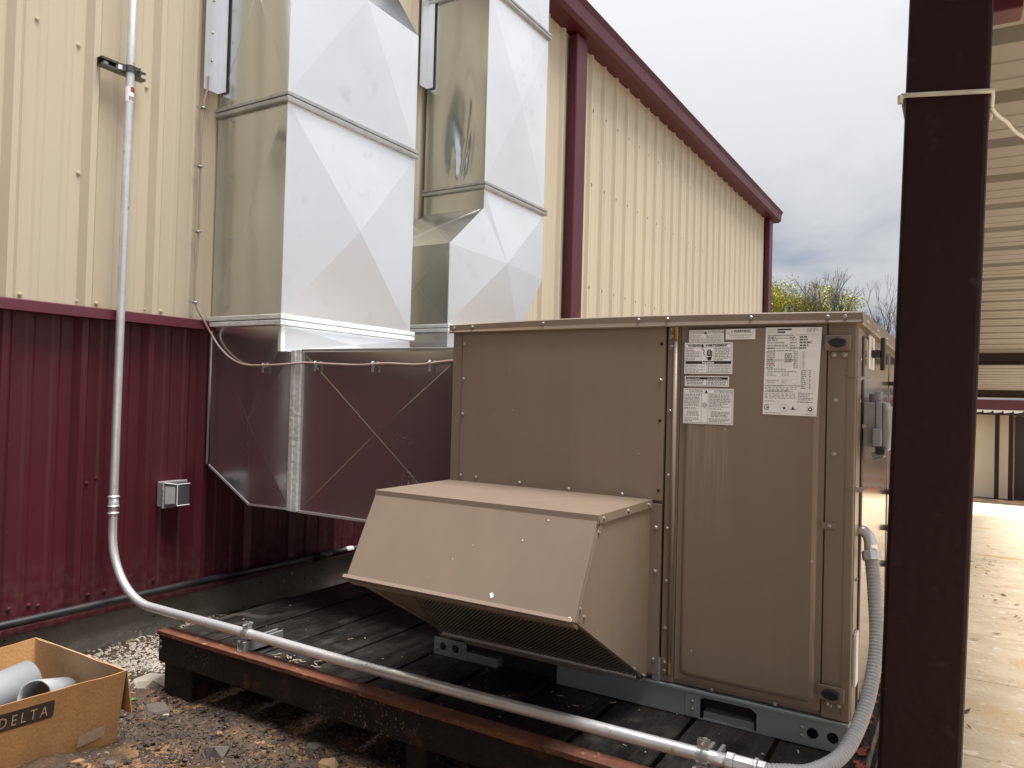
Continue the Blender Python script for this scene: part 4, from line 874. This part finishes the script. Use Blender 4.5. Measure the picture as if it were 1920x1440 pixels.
t, *_ = strut('strut_bracket', 'short zinc strut clamping the conduit beside the flexible hose', (2.875, -.345, .0125), (0, 1, 0), (0, 0, 1), .19, GS); clamp(t, (2.875, -.405, ZC), (1, 0, 0), (0, 0, 1), GS)
DS = mat('dark_strut', (.13, .135, .12), (.08, .083, .075), .4, metal=.85, scale=14)
t, *_ = strut('strut_bracket', 'dark strut bolted across the tan wall holding the conduit', (.0355, -.445, 2.545), (0, 1, 0), (1, 0, 0), .215, DS)
clamp(t, (.09, -.4245, 2.545), (0, 0, 1), (.35, .94, 0), DS)
MB().tube([(.037, -.525, 2.545), (.062, -.525, 2.545)], .012, 6).build('bolt', GS, t)
MB().box(.055, .078, -.475, -.455, 2.535, 2.556).build('spacer', PAPER, t)

# flexible liquid-tight hose with ribs, to the side of the unit
fx = thing('flexible_conduit', 'ribbed grey flexible conduit looping up to the side of the unit', 'conduit', (3.2, -.2, .05))
fp = spline([(3.038, -.402, ZC), (3.085, -.388, .084), (3.145, -.345, .084), (3.205, -.255, .105), (3.238, -.155, .160), (3.258, -.065, .245), (3.264, .015, .355), (3.252, .070, .480), (3.240, .105, .565), (3.236, .115, .590)], 36)
rr = []; acc = 0
for i, p in enumerate(fp):
    if i: acc += (p - fp[i - 1]).length
    rr.append(.0268 + .0011 * math.sin(acc * 2 * math.pi / .0105))
# resample finely so that ribs are real
dense = []; dr = []; acc = 0; nxt = 0
for a_, c_ in zip(fp, fp[1:]):
    l_ = (c_ - a_).length
    while nxt <= acc + l_:
        dense.append(a_.lerp(c_, (nxt - acc) / l_)); dr.append(  .0202 + .0008 * math.sin(nxt * 2 * math.pi / .0105)); nxt += .0105 / 6
    acc += l_
MB().tube(dense, dr, 18).build('hose', FLEX, fx, smooth=True)
MB().tube([(3.239, .108, .576), (3.235, .117, .602)], .0275, 8).build('gland_nut', CONDUIT, fx, bevel=.002)
MB().tube([(3.235, .117, .600), (3.233, .121, .628), (3.226, .125, .648), (3.213, .128, .660), (3.190, .130, .664)], [.0195, .019, .018, .0175, .0175], 14).build('elbow', CONDUIT, fx, smooth=True)

# disconnect switch
dsw = thing('disconnect_switch', 'grey disconnect box bolted to the corner side of the brown unit', 'switch box', (3.24, .15, .93))
b = MB().prism([(XR + .0065, .125, .928), (XR + .042, .125, .926), (XR + .042, .125, 1.066), (XR + .0065, .125, 1.066)], (0, .15, 0)); b.build('back_box', GREYBOX, dsw, bevel=.003)
b = MB().prism([(XR + .0425, .120, .922), (XR + .060, .120, .920), (XR + .060, .120, 1.070), (XR + .0425, .120, 1.070)], (0, .16, 0)); b.build('rim', GREYBOX, dsw, bevel=.003)
b = MB().prism([(XR + .0605, .124, .915), (XR + .080, .124, .915), (XR + .084, .124, .97), (XR + .078, .124, 1.045), (XR + .072, .124, 1.068), (XR + .0605, .124, 1.068)], (0, .15, 0)); b.build('cover', GREYBOX, dsw, bevel=.006)
MB().box(XR + .036, XR + .062, .100, .119, .930, .985).build('hasp', GREYBOX, dsw, bevel=.004)
MB().box(XR + .045, XR + .072, .102, .123, .905, .930).build('handle', BLACKP, dsw, bevel=.004)
MB().tube([(XR + .038, .17, 1.066), (XR + .038, .17, 1.094)], .02, 14).build('hub', GREYBOX, dsw)
MB().box(XR + .036, XR + .056, .14, .20, 1.0945, 1.102).build('hub_cap', GREYBOX, dsw, bevel=.002)
for i in range(3): MB().prism([(XR + .030, .125, .905 - i * .010), (XR + .065, .125, .918 - i * .010), (XR + .066, .125, .914 - i * .010), (XR + .033, .125, .900 - i * .010)], (0, .09, 0)).build('cover_fin', GREYBOX, dsw)
screw(dsw, (XR + .0085, .1249, .99))

# weatherproof outlet box on the wainscot
obx = thing('outlet_box', 'clear covered weatherproof outlet box on the maroon wainscot', 'outlet box', (.03, -.08, .51))
MB().box(-.006, .042, -.150, -.020, .450, .578).build('box_body', GREYPLASTIC, obx, bevel=.006)
MB().box(.0425, .050, -.154, -.016, .446, .582).build('cover_plate', GREYPLASTIC, obx, bevel=.003)
CLEAR = mat('clear_plastic', (.11, .11, .11), (.09, .09, .09), .10, scale=5); bb_ = CLEAR.node_tree.nodes['Principled BSDF']; bb_.inputs['Transmission Weight'].default_value = .2; bb_.inputs['IOR'].default_value = 1.35
bc = MB(); lo_ = [(.0505, -.148), (.0505, -.022), (.088, -.030), (.090, -.100)]
bc.add([(x, y_, .452 + (.006 if x > .06 else 0)) for x, y_ in lo_] + [(x, y_, .576 - (.010 if x > .06 else 0)) for x, y_ in lo_], [(0, 1, 2, 3), (7, 6, 5, 4), (0, 3, 7, 4), (3, 2, 6, 7), (2, 1, 5, 6), (1, 0, 4, 5)])
bc = bc.build('bubble_cover', CLEAR, obx, bevel=.005)
MB().add([(.0560, -.1452, .468), (.0850, -.1095, .470), (.0850, -.1095, .553), (.0560, -.1452, .556)], [(0, 1, 2, 3)]).build('painted_lit_facet', GREYPLASTIC, bc)  # added pale panel: bright look through the cover put into its colour
for pa_, pb_ in (((.0905, -.101, .460), (.0905, -.101, .566)), ((.0905, -.101, .566), (.089, -.029, .566)), ((.0905, -.101, .459), (.089, -.029, .459)), ((.052, -.149, .575), (.0905, -.101, .566))): MB().tube([pa_, pb_], .0022, 6).build('cover_edge', PAPER, bc)
MB().box(.0502, .055, -.112, -.052, .478, .552).build('receptacle', PAPER, obx, bevel=.002)
for z in (.486, .508, .530): MB().box(.046, .060, -.158, -.1545, z, z + .014).build('hinge_knuckle', GREYPLASTIC, obx, bevel=.001)

# ================================================================== CARDBOARD BOX WITH PIPE OFFCUTS
cbx = thing('cardboard_box', 'open brown cardboard box printed with a black name band, set on the dirt', 'box', (.6, -1.15, -.25))
zb_, zt_ = -.245, .03
T = dict(fr=((.84, -.845, zb_), (.905, -.853, zt_)), br=((.315, -.86, zb_), (.280, -.850, zt_)), bl=((.315, -1.43, zb_), (.285, -1.45, zt_)), flf=((.80, -1.43, zb_), (.845, -1.45, zt_)))
def wall_(a, c, name, m, inward, th=.0045, sag=.0, bow=0.0):
    A0_, A1_ = map(Vector, T[a]); B0_, B1_ = map(Vector, T[c]); n_ = 14; b = MB(); iv = Vector(inward) * th
    for q in range(n_ + 1):
        t_ = q / n_; lo_ = A0_.lerp(B0_, t_); hi_ = A1_.lerp(B1_, t_); hi_.z += sag * math.sin(math.pi * t_) + .006 * noise.noise((t_ * 5, a.__hash__() % 7, 1)); 
        mid = lo_.lerp(hi_, .5) - Vector(inward) * bow * math.sin(math.pi * t_); hi2 = hi_ - Vector(inward) * bow * .6 * math.sin(math.pi * t_)
        b.v += [lo_, mid, hi2, hi2 + iv, mid + iv, lo_ + iv]
    for q in range(n_):
        for r_ in range(5): b.f.append((q * 6 + r_, (q + 1) * 6 + r_, (q + 1) * 6 + r_ + 1, q * 6 + r_ + 1))
    b.f += [tuple(range(6)), tuple(n_ * 6 + r_ for r_ in range(5, -1, -1))]
    return b.build(name, m, cbx)
fw = wall_('fr', 'flf', 'front_side', CARD, (-1, 0, 0), sag=-.004, bow=.0)
wall_('br', 'fr', 'end_side', CARDIN, (0, -1, 0), bow=.0)
wall_('bl', 'br', 'rear_side', CARD, (1, 0, 0), sag=-.01)
wall_('flf', 'bl', 'end_side', CARD, (0, 1, 0))
MB().box(.30, .835, -1.43, -.85, zb_ - .01, zb_ - .004).build('bottom', CARD, cbx)
b = MB(); b.prism([(.30, -.846, zt_ - .001), (.904, -.848, zt_ - .001), (.900, -.822, zt_ - .165), (.31, -.826, zt_ - .16)], (0, -.0035, 0)); b.build('folded_flap', CARD, cbx)
# printing on the front side: direction of the sheet
fo = Vector(T['fr'][0]); fu = (Vector(T['flf'][0]) - fo).normalized(); fv = (Vector(T['fr'][1]) - Vector(T['fr'][0])).normalized()
fe = -fu; nrmf = fe.cross(fv).normalized(); nrmf = nrmf if nrmf.x > 0 else -nrmf
def onbox(y_, z_, lift=.0012):
    # point on front side at height z_ and world y y_
    t_ = (z_ - zb_) / (zt_ - zb_)
    pr_ = Vector(T['fr'][0]).lerp(Vector(T['fr'][1]), t_); pl_ = Vector(T['flf'][0]).lerp(Vector(T['flf'][1]), t_)
    s_ = (y_ - pr_.y) / (pl_.y - pr_.y); return pr_.lerp(pl_, s_) + nrmf * lift
bp = MB()
bo = []
for cy_, cz_, a0 in ((-1.0925, -.0160, 0), (-1.42, -.0160, 90), (-1.42, -.0560, 180), (-1.0925, -.0560, 270)):
    for k_ in range(6): bo.append(onbox(cy_ + .009 * math.cos(R(a0 + 18 * k_)), cz_ + .011 * math.sin(R(a0 + 18 * k_))))
bp.add(bo, [tuple(range(len(bo)))]); band = bp.build('name_band', CARDINK, cbx)
tx = MB(); flat = MB(); text_geo(flat, 'D E L T A', .05, ((0, 0, 0), (1, 0, 0), (0, 1, 0)))
tw = max(v[0] for v in flat.v); th_ = max(v[1] for v in flat.v)
tx.add([onbox(-1.2490 + v[0] / tw * .146, -.0535 + v[1] / th_ * .0360, .0032) for v in flat.v], flat.f)
x_min = 0; tx.build('lettering', CARDLET, band, kind='stuff')
sp_ = MB(); sp_.add([onbox(-.985, -.215, .0014), onbox(-.895, -.205, .0014), onbox(-.895, -.160, .0014), onbox(-.985, -.172, .0014)], [(0, 1, 2, 3)]); stk = sp_.build('barcode_label', mat('label_tan', (.42, .31, .22), (.36, .26, .18), .8, scale=60), cbx)
ln = MB()
for i in range(14):
    yy = -.978 + i * .0056; ln.add([onbox(yy, -.205 + i * .0006, .002), onbox(yy + random.uniform(.001, .003), -.205 + i * .0006, .002), onbox(yy + .002, -.178, .002), onbox(yy, -.178, .002)], [(0, 1, 2, 3)])
ln.build('bar_mark', CARDLET, stk, kind='stuff')
def pvc(name, label, a, c, r_, wall_t=.006):
    a, c = Vector(a), Vector(c); b = MB(); ax_ = (c - a).normalized()
    n = 28; h = Vector((0, 0, 1)); p_ = ax_.cross(h).normalized(); q_ = ax_.cross(p_)
    def rg(cn, rad, jit=0): return [cn + (p_ * math.cos(2 * math.pi * k_ / n) + q_ * math.sin(2 * math.pi * k_ / n)) * rad + ax_ * jit * noise.noise((k_ * .7, rad * 50, 1)) for k_ in range(n)]
    L_ = [rg(a, r_ - wall_t, .004), rg(a, r_, .004), rg(c, r_), rg(c, r_ - wall_t)]
    for lp in L_: b.v += lp
    for s_ in range(4):
        j_ = (s_ + 1) % 4
        for k_ in range(n): b.f.append((s_ * n + k_, s_ * n + (k_ + 1) % n, j_ * n + (k_ + 1) % n, j_ * n + k_))
    return tag(b.build(name, PVC, smooth=True), label, 'pipe', 'grey pipe offcuts in the cardboard box')
pvc('pipe_offcut', 'thick grey plastic pipe lying lengthwise in the cardboard box', (.52, -1.44, -.115), (.455, -.955, -.068), .072)
pvc('pipe_offcut', 'grey plastic pipe with its open end facing out over the box edge', (.735, -1.080, -.030), (.590, -.905, -.105), .056)
pvc('pipe_offcut', 'grey plastic pipe half buried under the others in the box', (.44, -1.42, -.18), (.60, -.93, -.18), .052)

# ================================================================== STONES, GRAVEL, WEED
def rock_mesh(seed, flat, m, sub=1):
    import bmesh
    bm = bmesh.new(); bmesh.ops.create_icosphere(bm, subdivisions=sub, radius=1)
    for v in bm.verts:
        d = 1 + .55 * noise.noise(v.co * 1.3 + Vector((seed, 0, 0))) + .35 * noise.noise(v.co * 3.1 + Vector((0, seed, 0)))
        v.co = Vector((v.co.x * d, v.co.y * d, max(-.6, min(.55 + .2 * noise.noise((seed, v.co.x, v.co.y)), v.co.z * d)) * flat))
    me = bpy.data.meshes.new('rock'); bm.to_mesh(me); bm.free(); me.materials.append(m); return me
def rock(label, p, s, rot, seed, flat=.5, m=STONEG, tilt=0.0):
    z = gz(p[0], p[1]); o = bpy.data.objects.new('rock', rock_mesh(seed, flat, m)); C.objects.link(o)
    o.location = (p[0], p[1], z + s * flat * .18); o.scale = (s, s * .72, s); o.rotation_euler = (tilt, tilt * .6, rot); return tag(o, label, 'rock')
rock('broad flat slate rock just below the corner leg', (.70, -.60), .060, .6, 1.3, .45, STONEG, .15)
rock('angular grey slate rock at the bottom edge of the dirt', (1.22, -.70), .052, .2, 4.1, .7, STONEG, -.3)
rock('pale rough limestone lump behind the corner leg', (.44, -.47), .075, 1.1, 7.7, .55, STONEW)
rock('small whitish stone touching the flat slate rock', (.775, -.60), .016, .4, 2.2, .7, STONEW)
rock('ochre stone under the middle of the platform edge', (1.62, -.56), .048, .4, 5.2, .7, STONEO)
rock('rounded brown stone next to the middle leg', (1.74, -.53), .042, 1.4, 6.6, .8, STONEO)
rock('dark slate chunk between the ochre stone and the slate', (1.47, -.47), .040, .9, 9.1, .5, STONEG, .3)
rock('small clay lump in front of the cardboard box', (.975, -1.06), .026, .9, 3.9, .8, STONEO)
rock('brown round clod below the box corner', (1.06, -1.0), .026, .3, 11.9, .8, STONEG)
rock('tan splinter of stone standing in the gravel', (1.10, -.60), .017, 1.2, 13.9, .9, STONEO, .7)
import bmesh
bm0 = bmesh.new(); bmesh.ops.create_icosphere(bm0, subdivisions=1, radius=1); IV = [v.co.copy() for v in bm0.verts]; IF = [tuple(v.index for v in f.verts) for f in bm0.faces]; bm0.free()
def pebbles(n, pos, size, flat):
    b = MB()
    for i in range(n):
        x, y_ = pos(); s_ = size(); a_ = random.random() * 6.28; ca, sa = math.cos(a_), math.sin(a_); tx_, ty_ = random.gauss(0, .25), random.gauss(0, .25); sx, sy, sz = s_ * random.uniform(.8, 1.5), s_ * random.uniform(.6, 1.1), s_ * flat * random.uniform(.5, 1.3); z = gz(x, y_) + sz * .3; off = random.random() * 50
        vs_ = []
        for v in IV:
            d = 1 + .45 * noise.noise(v * 1.4 + Vector((off, 0, 0))); px_, py_, pz_ = v.x * d * sx, v.y * d * sy, v.z * d * sz
            vs_.append((x + px_ * ca - py_ * sa, y_ + px_ * sa + py_ * ca, z + pz_ + px_ * tx_ + py_ * ty_))
        b.add(vs_, IF)
    return b
def gpos():
    while True:
        x, y_ = random.uniform(.55, 2.3), random.uniform(-1.1, .05)
        if y_ > -.86 - .12 * noise.noise((x * 3, 0, 0)) and noise.noise((x * 4.2, y_ * 4.2, 2)) + .5 * noise.noise((x * 13, y_ * 13, 5)) > -.22 and not (x < .92 and y_ < -.80): return x, y_
        if random.random() < .22 and not (x < .92 and y_ < -.82): return x, y_
tag(pebbles(19000, gpos, lambda: min(.015, .0028 + random.expovariate(1 / .0026)), .5).build('gravel', GRAVELM, kind='stuff'), 'dark slate gravel spread over the dirt around the platform legs', 'gravel')
def wpos():
    while True:
        x, y_ = random.gauss(.22, .08), random.uniform(-.55, .25)
        if .03 < x < .50: return x, y_
tag(pebbles(2600, wpos, lambda: random.uniform(.003, .010), .6).build('pale_gravel', STONEW, kind='stuff'), 'whitish crushed stone banked against the concrete foundation', 'gravel')
wd = thing('weed', 'tiny green weed beside the cardboard box corner', 'plant', (.60, -.63, gz(.60, -.63)))
for i in range(7):
    a_ = i * .9; l_ = random.uniform(.010, .018); c0 = Vector((.60, -.63, gz(.60, -.63) + .006)); d_ = Vector((math.cos(a_), math.sin(a_), .35)) * l_; s_ = Vector((-math.sin(a_), math.cos(a_), 0)) * l_ * .35
    MB().add([c0, c0 + d_ * .5 + s_, c0 + d_, c0 + d_ * .5 - s_], [(0, 1, 2, 3)]).build('leaf', WEED, wd)

# ================================================================== WALKWAY CANOPY WITH NEAR POST
cz_ = lambda y_: 2.30 - SL * (y_ + 1)
cn = thing('walkway_canopy', 'covered walkway of ribbed metal sheets on dark maroon posts', 'canopy', (5.2, 6, -.5))
CX0, CX1 = 3.42, 4.64
rib_y = [.19 + .457 * k_ for k_ in range(-22, 38)]
for i in range(0, len(rib_y) - 2, 2):
    b = MB(); seq = []
    for yy in rib_y[i:i + 2]:
        seq += [(yy - .055, .0), (yy - .038, .055), (yy + .038, .055), (yy + .055, .0), (yy + .16, 0), (yy + .165, .004), (yy + .185, .004), (yy + .19, 0), (yy + .29, 0), (yy + .295, .004), (yy + .315, .004), (yy + .32, 0)]
    seq.append((rib_y[i + 2] - .053, .0))
    if seq[0][0] > 17.0: break
    n_ = len(seq)
    for yy, d_ in seq: b.v += [(CX0, yy, cz_(yy) - .055 + d_), (CX1, yy, cz_(yy) - .055 + d_)]
    for q in range(n_ - 1): b.f.append((2 * q, 2 * q + 1, 2 * q + 3, 2 * q + 2))
    b.build('roof_sheet', CANOPYP, cn)
shade_roof_y = -1.95      # unseen roof added behind the camera to shade faces turned that way
for i in range(9):
    x1_ = 3.40 - i * .36; x0_ = x1_ - .356; b = MB(); zc2 = cz_(shade_roof_y) - .02
    for (xa, da) in ((x0_, 0), (x0_ + .02, .036), (x0_ + .06, .036), (x0_ + .08, 0), (x1_, 0)): b.v += [(xa, -9.0, zc2 + da), (xa, shade_roof_y, zc2 + da)]
    for q in range(4): b.f.append((2 * q, 2 * q + 2, 2 * q + 3, 2 * q + 1))
    b.build('roof_sheet', CANOPYP, cn)  # sheets of the added shading roof, out of view
MB().box(.16, 3.37, shade_roof_y, shade_roof_y + .05, cz_(shade_roof_y) - .14, cz_(shade_roof_y) + .03).build('edge_trim', MAROON, cn)  # front edge of the added shading roof
def cbeam(y_, h=.17, w_=.12):
    b = MB(); z1_ = cz_(y_) - .058
    b.box(CX0 + .02, CX1 - .02, y_ - w_ / 2, y_ + w_ / 2, z1_ - .012, z1_); b.box(CX0 + .02, CX1 - .02, y_ - .005, y_ + .005, z1_ - h + .012, z1_ - .012); b.box(CX0 + .02, CX1 - .02, y_ - w_ / 2, y_ + w_ / 2, z1_ - h, z1_ - h + .012)
    b.build('beam', BEAMD, cn)
for y_, h in ((-7.2, .15), (8.44, .135), (14.4, .13)): cbeam(y_, h)
PXL, PXR, PYF = 3.388, 3.494, -1.25
def lean(z): return .021 * (z - 1.05)
for y_ in (PYF, 8.40, 14.36):
    for x0 in ((PXL,) if y_ > 14 else (PXL, CX1 - .16)):
        b = MB().box(x0, x0 + PXR - PXL, y_, y_ + .104, slabz(y_) - .05, cz_(y_) - .05)
        if y_ == PYF and x0 == PXL: b.v = [(v[0] + lean(v[2]), v[1], v[2]) for v in b.v]
        o = b.build('post', DARKMAROON, cn, bevel=.006)
        if y_ == PYF and x0 == PXL: o['label'] = 'near dark maroon post with a white cord round it'
MB().box(3.44, 3.60, -.06, .03, cz_(0) - .10, cz_(0) - .045).build('purlin_bracket', MAROON, cn, bevel=.004)
b = MB().prism([(3.37, -8, cz_(-8) + .03), (3.37, 17.2, cz_(17.2) + .03), (3.37, 17.2, cz_(17.2) - .05), (3.37, -8, cz_(-8) - .05)], (.045, 0, 0)); b.build('edge_trim', MAROON, cn)
# white cord tied round the post
cd = thing('cord', 'white cord tied round the dark post, its tail running off sideways', 'cord', (3.44, -1.25, 1.5))
zc_ = 1.506; PXL += lean(1.506); PXR += lean(1.506)
lp = [(PXL - .003, PYF - .003, zc_ + .006), (PXR + .003, PYF - .003, zc_ - .008), (PXR + .003, PYF + .107, zc_ - .010), (PXL - .003, PYF + .107, zc_)]
lpp = []
for i in range(4):
    a_, c_ = Vector(lp[i]), Vector(lp[(i + 1) % 4])
    for k_ in range(6): lpp.append(a_.lerp(c_, k_ / 6) + Vector((0, 0, .001 * noise.noise((i, k_, 0)))))
MB().tube(lpp, .0034, 8, closed=True).build('loop', WHITE, cd, smooth=True)
MB().tube(spline([(PXR + .002, PYF + .05, zc_ - .012), (PXR + .02, PYF + .10, zc_ - .018), (PXR + .10, PYF + .25, zc_ - .03), (PXR + .5, PYF + .6, zc_ - .10)], 6), .003, 8).build('tail', WHITE, cd, smooth=True)
MB().tube([(PXL - .006, PYF - .004, zc_ - .006), (PXL - .006, PYF - .004, zc_ + .006)], .0035, 8).build('knot', WHITE, cd)

# leaf litter on the slabs
ll = MB()
for i in range(110):
    x, y_ = random.gauss(3.72, .25), random.gauss(6.6, 2.4)
    if x < 3.34 or y_ < 1: continue
    a_ = random.random() * 6.28; l_ = random.uniform(.010, .05); w_ = l_ * random.uniform(.25, .5); z = slabz(y_) + .006; c0 = Vector((x, y_, z)); d_ = Vector((math.cos(a_), math.sin(a_), 0)) * l_; s_ = Vector((-math.sin(a_), math.cos(a_), 0)) * w_
    ll.add([c0 - d_, c0 - s_ * .6 + Vector((0, 0, .004)), c0 + d_ + Vector((0, 0, .006)), c0 + s_ * .6 + Vector((0, 0, .003))], [(0, 1, 2, 3)])
tag(ll.build('leaf_litter', LEAFB, kind='stuff'), 'dead brown leaves scattered on the tan slabs', 'leaves')

# ================================================================== FAR BUILDING AT THE END OF THE WALKWAY
fbn = thing('cream_building', 'cream building with a maroon fascia at the far end of the walkway', 'building', (6, 25, -1.55))
fz = slabz(23)
MB().box(-2.0, 16, 23.5, 30, fz - .6, 1.15).build('wall', CREAM, fbn)
MB().box(-2.2, 16.2, 22.95, 30.3, 1.16, 1.22).build('soffit', BEAMD, fbn)
MB().box(-2.25, 16.25, 22.88, 22.95, 1.05, 1.34).build('fascia', MAROON, fbn, bevel=.01)
b = MB()
for i in range(60):
    x = 2.0 + i * .24; b.prism([(x, 22.86, 1.04), (x + .03, 22.86, .955), (x + .21, 22.86, .985), (x + .24, 22.86, 1.04)], (0, .015, 0))
b.build('scalloped_edge', mat('white_sheet', (.72, .70, .66), None, .5), fbn)
MB().box(-2.2, 16.2, 22.98, 23.1, .90, 1.03).build('beam', BEAMD, fbn)
for x0 in (4.222, 4.552, 8.2, 11.8): MB().box(x0, x0 + .11, 22.98, 23.1, fz - .05, .90).build('post', DARKMAROON, fbn, bevel=.01)
dr_ = MB().box(4.72, 6.3, 23.40, 23.49, fz, .86).build('door_frame', BEAMD, fbn)
for x0 in (5.02, 5.66):
    for z0, z1_ in ((fz + .15, fz + .75), (fz + .9, fz + 1.5), (fz + 1.6, .75)): MB().box(x0, x0 + .5, 23.385, 23.399, z0, z1_).build('pane', GLASS, dr_)
MB().box(-2, 16, 21.6, 23.49, fz - .3, fz + .02).build('porch_step', SLAB, fbn, bevel=.01)

# slim traffic cone farther down the walkway, seen mirrored in the glossy side of the unit
TX, TY = 5.05, 19.6; zz0 = slabz(TY)
tcn_ = thing('traffic_cone', 'orange and white traffic cone far down the walkway, mirrored in the unit', 'traffic cone', (TX, TY, zz0))
MB().box(TX - .17, TX + .17, TY - .17, TY + .17, zz0, zz0 + .04).build('base', BLACKP, tcn_, bevel=.01)
for z0, z1_, m_ in ((.04, .30, ORANGE), (.30, .42, WHITE), (.42, .54, ORANGE), (.54, .64, WHITE), (.64, .78, ORANGE)):
    MB().tube([(TX, TY, zz0 + z0), (TX, TY, zz0 + z1_ - .0005)], [.14 - .12 * z0, .14 - .12 * z1_], 18).build('band', m_, tcn_, smooth=False)

# ================================================================== TREES BEHIND
def tree(name, label, base, h, seed, leaf, spread=.42, levels=5):
    rnd = random.Random(seed); t = thing(name, label, 'tree', base, 'trees beyond the building'); wood = MB(); tips = []
    def grow(p, d, l, r_, lev):
        q = p + d * l; mid = p.lerp(q, .5) + Vector((rnd.gauss(0, .04), rnd.gauss(0, .04), 0)) * l
        wood.tube([p, mid, q], [r_, r_ * .86, r_ * .72], 5 if lev > 1 else 8, caps=False)
        if lev >= levels: tips.append((q, d)); return
        if lev >= levels - 2: tips.append((q, d))
        for k_ in range(3 if lev < 3 else rnd.choice((2, 3))):
            ax_ = Vector((rnd.gauss(0, 1), rnd.gauss(0, 1), rnd.gauss(0, .4))).normalized()
            nd = (d + ax_ * spread * rnd.uniform(.7, 1.5) + Vector((0, 0, .10))).normalized()
            grow(q, nd, l * rnd.uniform(.62, .86), r_ * .62, lev + 1)
    grow(Vector(base), Vector((rnd.gauss(0, .05), rnd.gauss(0, .05), 1)).normalized(), h * .30, h * .016, 0)
    wood.build('trunk', BARK, t)
    if leaf:
        b = MB()
        for q, d in tips:
            for k_ in range(leaf):
                c0 = q + Vector((rnd.gauss(0, .26), rnd.gauss(0, .26), rnd.gauss(0, .22))); s_ = rnd.uniform(.035, .085); a_ = Vector((rnd.gauss(0, 1), rnd.gauss(0, 1), rnd.gauss(0, 1))).normalized(); e_ = a_.cross(Vector((.3, .5, .8))).normalized()
                b.add([c0 - a_ * s_, c0 + e_ * s_ * .6, c0 + a_ * s_, c0 - e_ * s_ * .6], [(0, 1, 2, 3)])
        b.build('crown', LEAFY, t)
    return t
tree('leafy_tree', 'yellow green tree nearest the building corner', (-6.3, 42, -1.7), 8.9, 3, 55)
tree('leafy_tree', 'yellow green tree in the middle of the row behind the unit', (-4.6, 43, -1.7), 9.0, 12, 50)
tree('leafy_tree', 'thinner yellow green tree touching the bare one', (-3.3, 44, -1.7), 9.0, 21, 30)
tree('bare_tree', 'bare grey tree rising above the unit lid', (-2.0, 44, -1.7), 9.5, 5, 0, .36, 7)
tree('bare_tree', 'bare twiggy tree half hidden by the dark post', (-.2, 43, -1.7), 8.4, 8, 0, .40, 7)
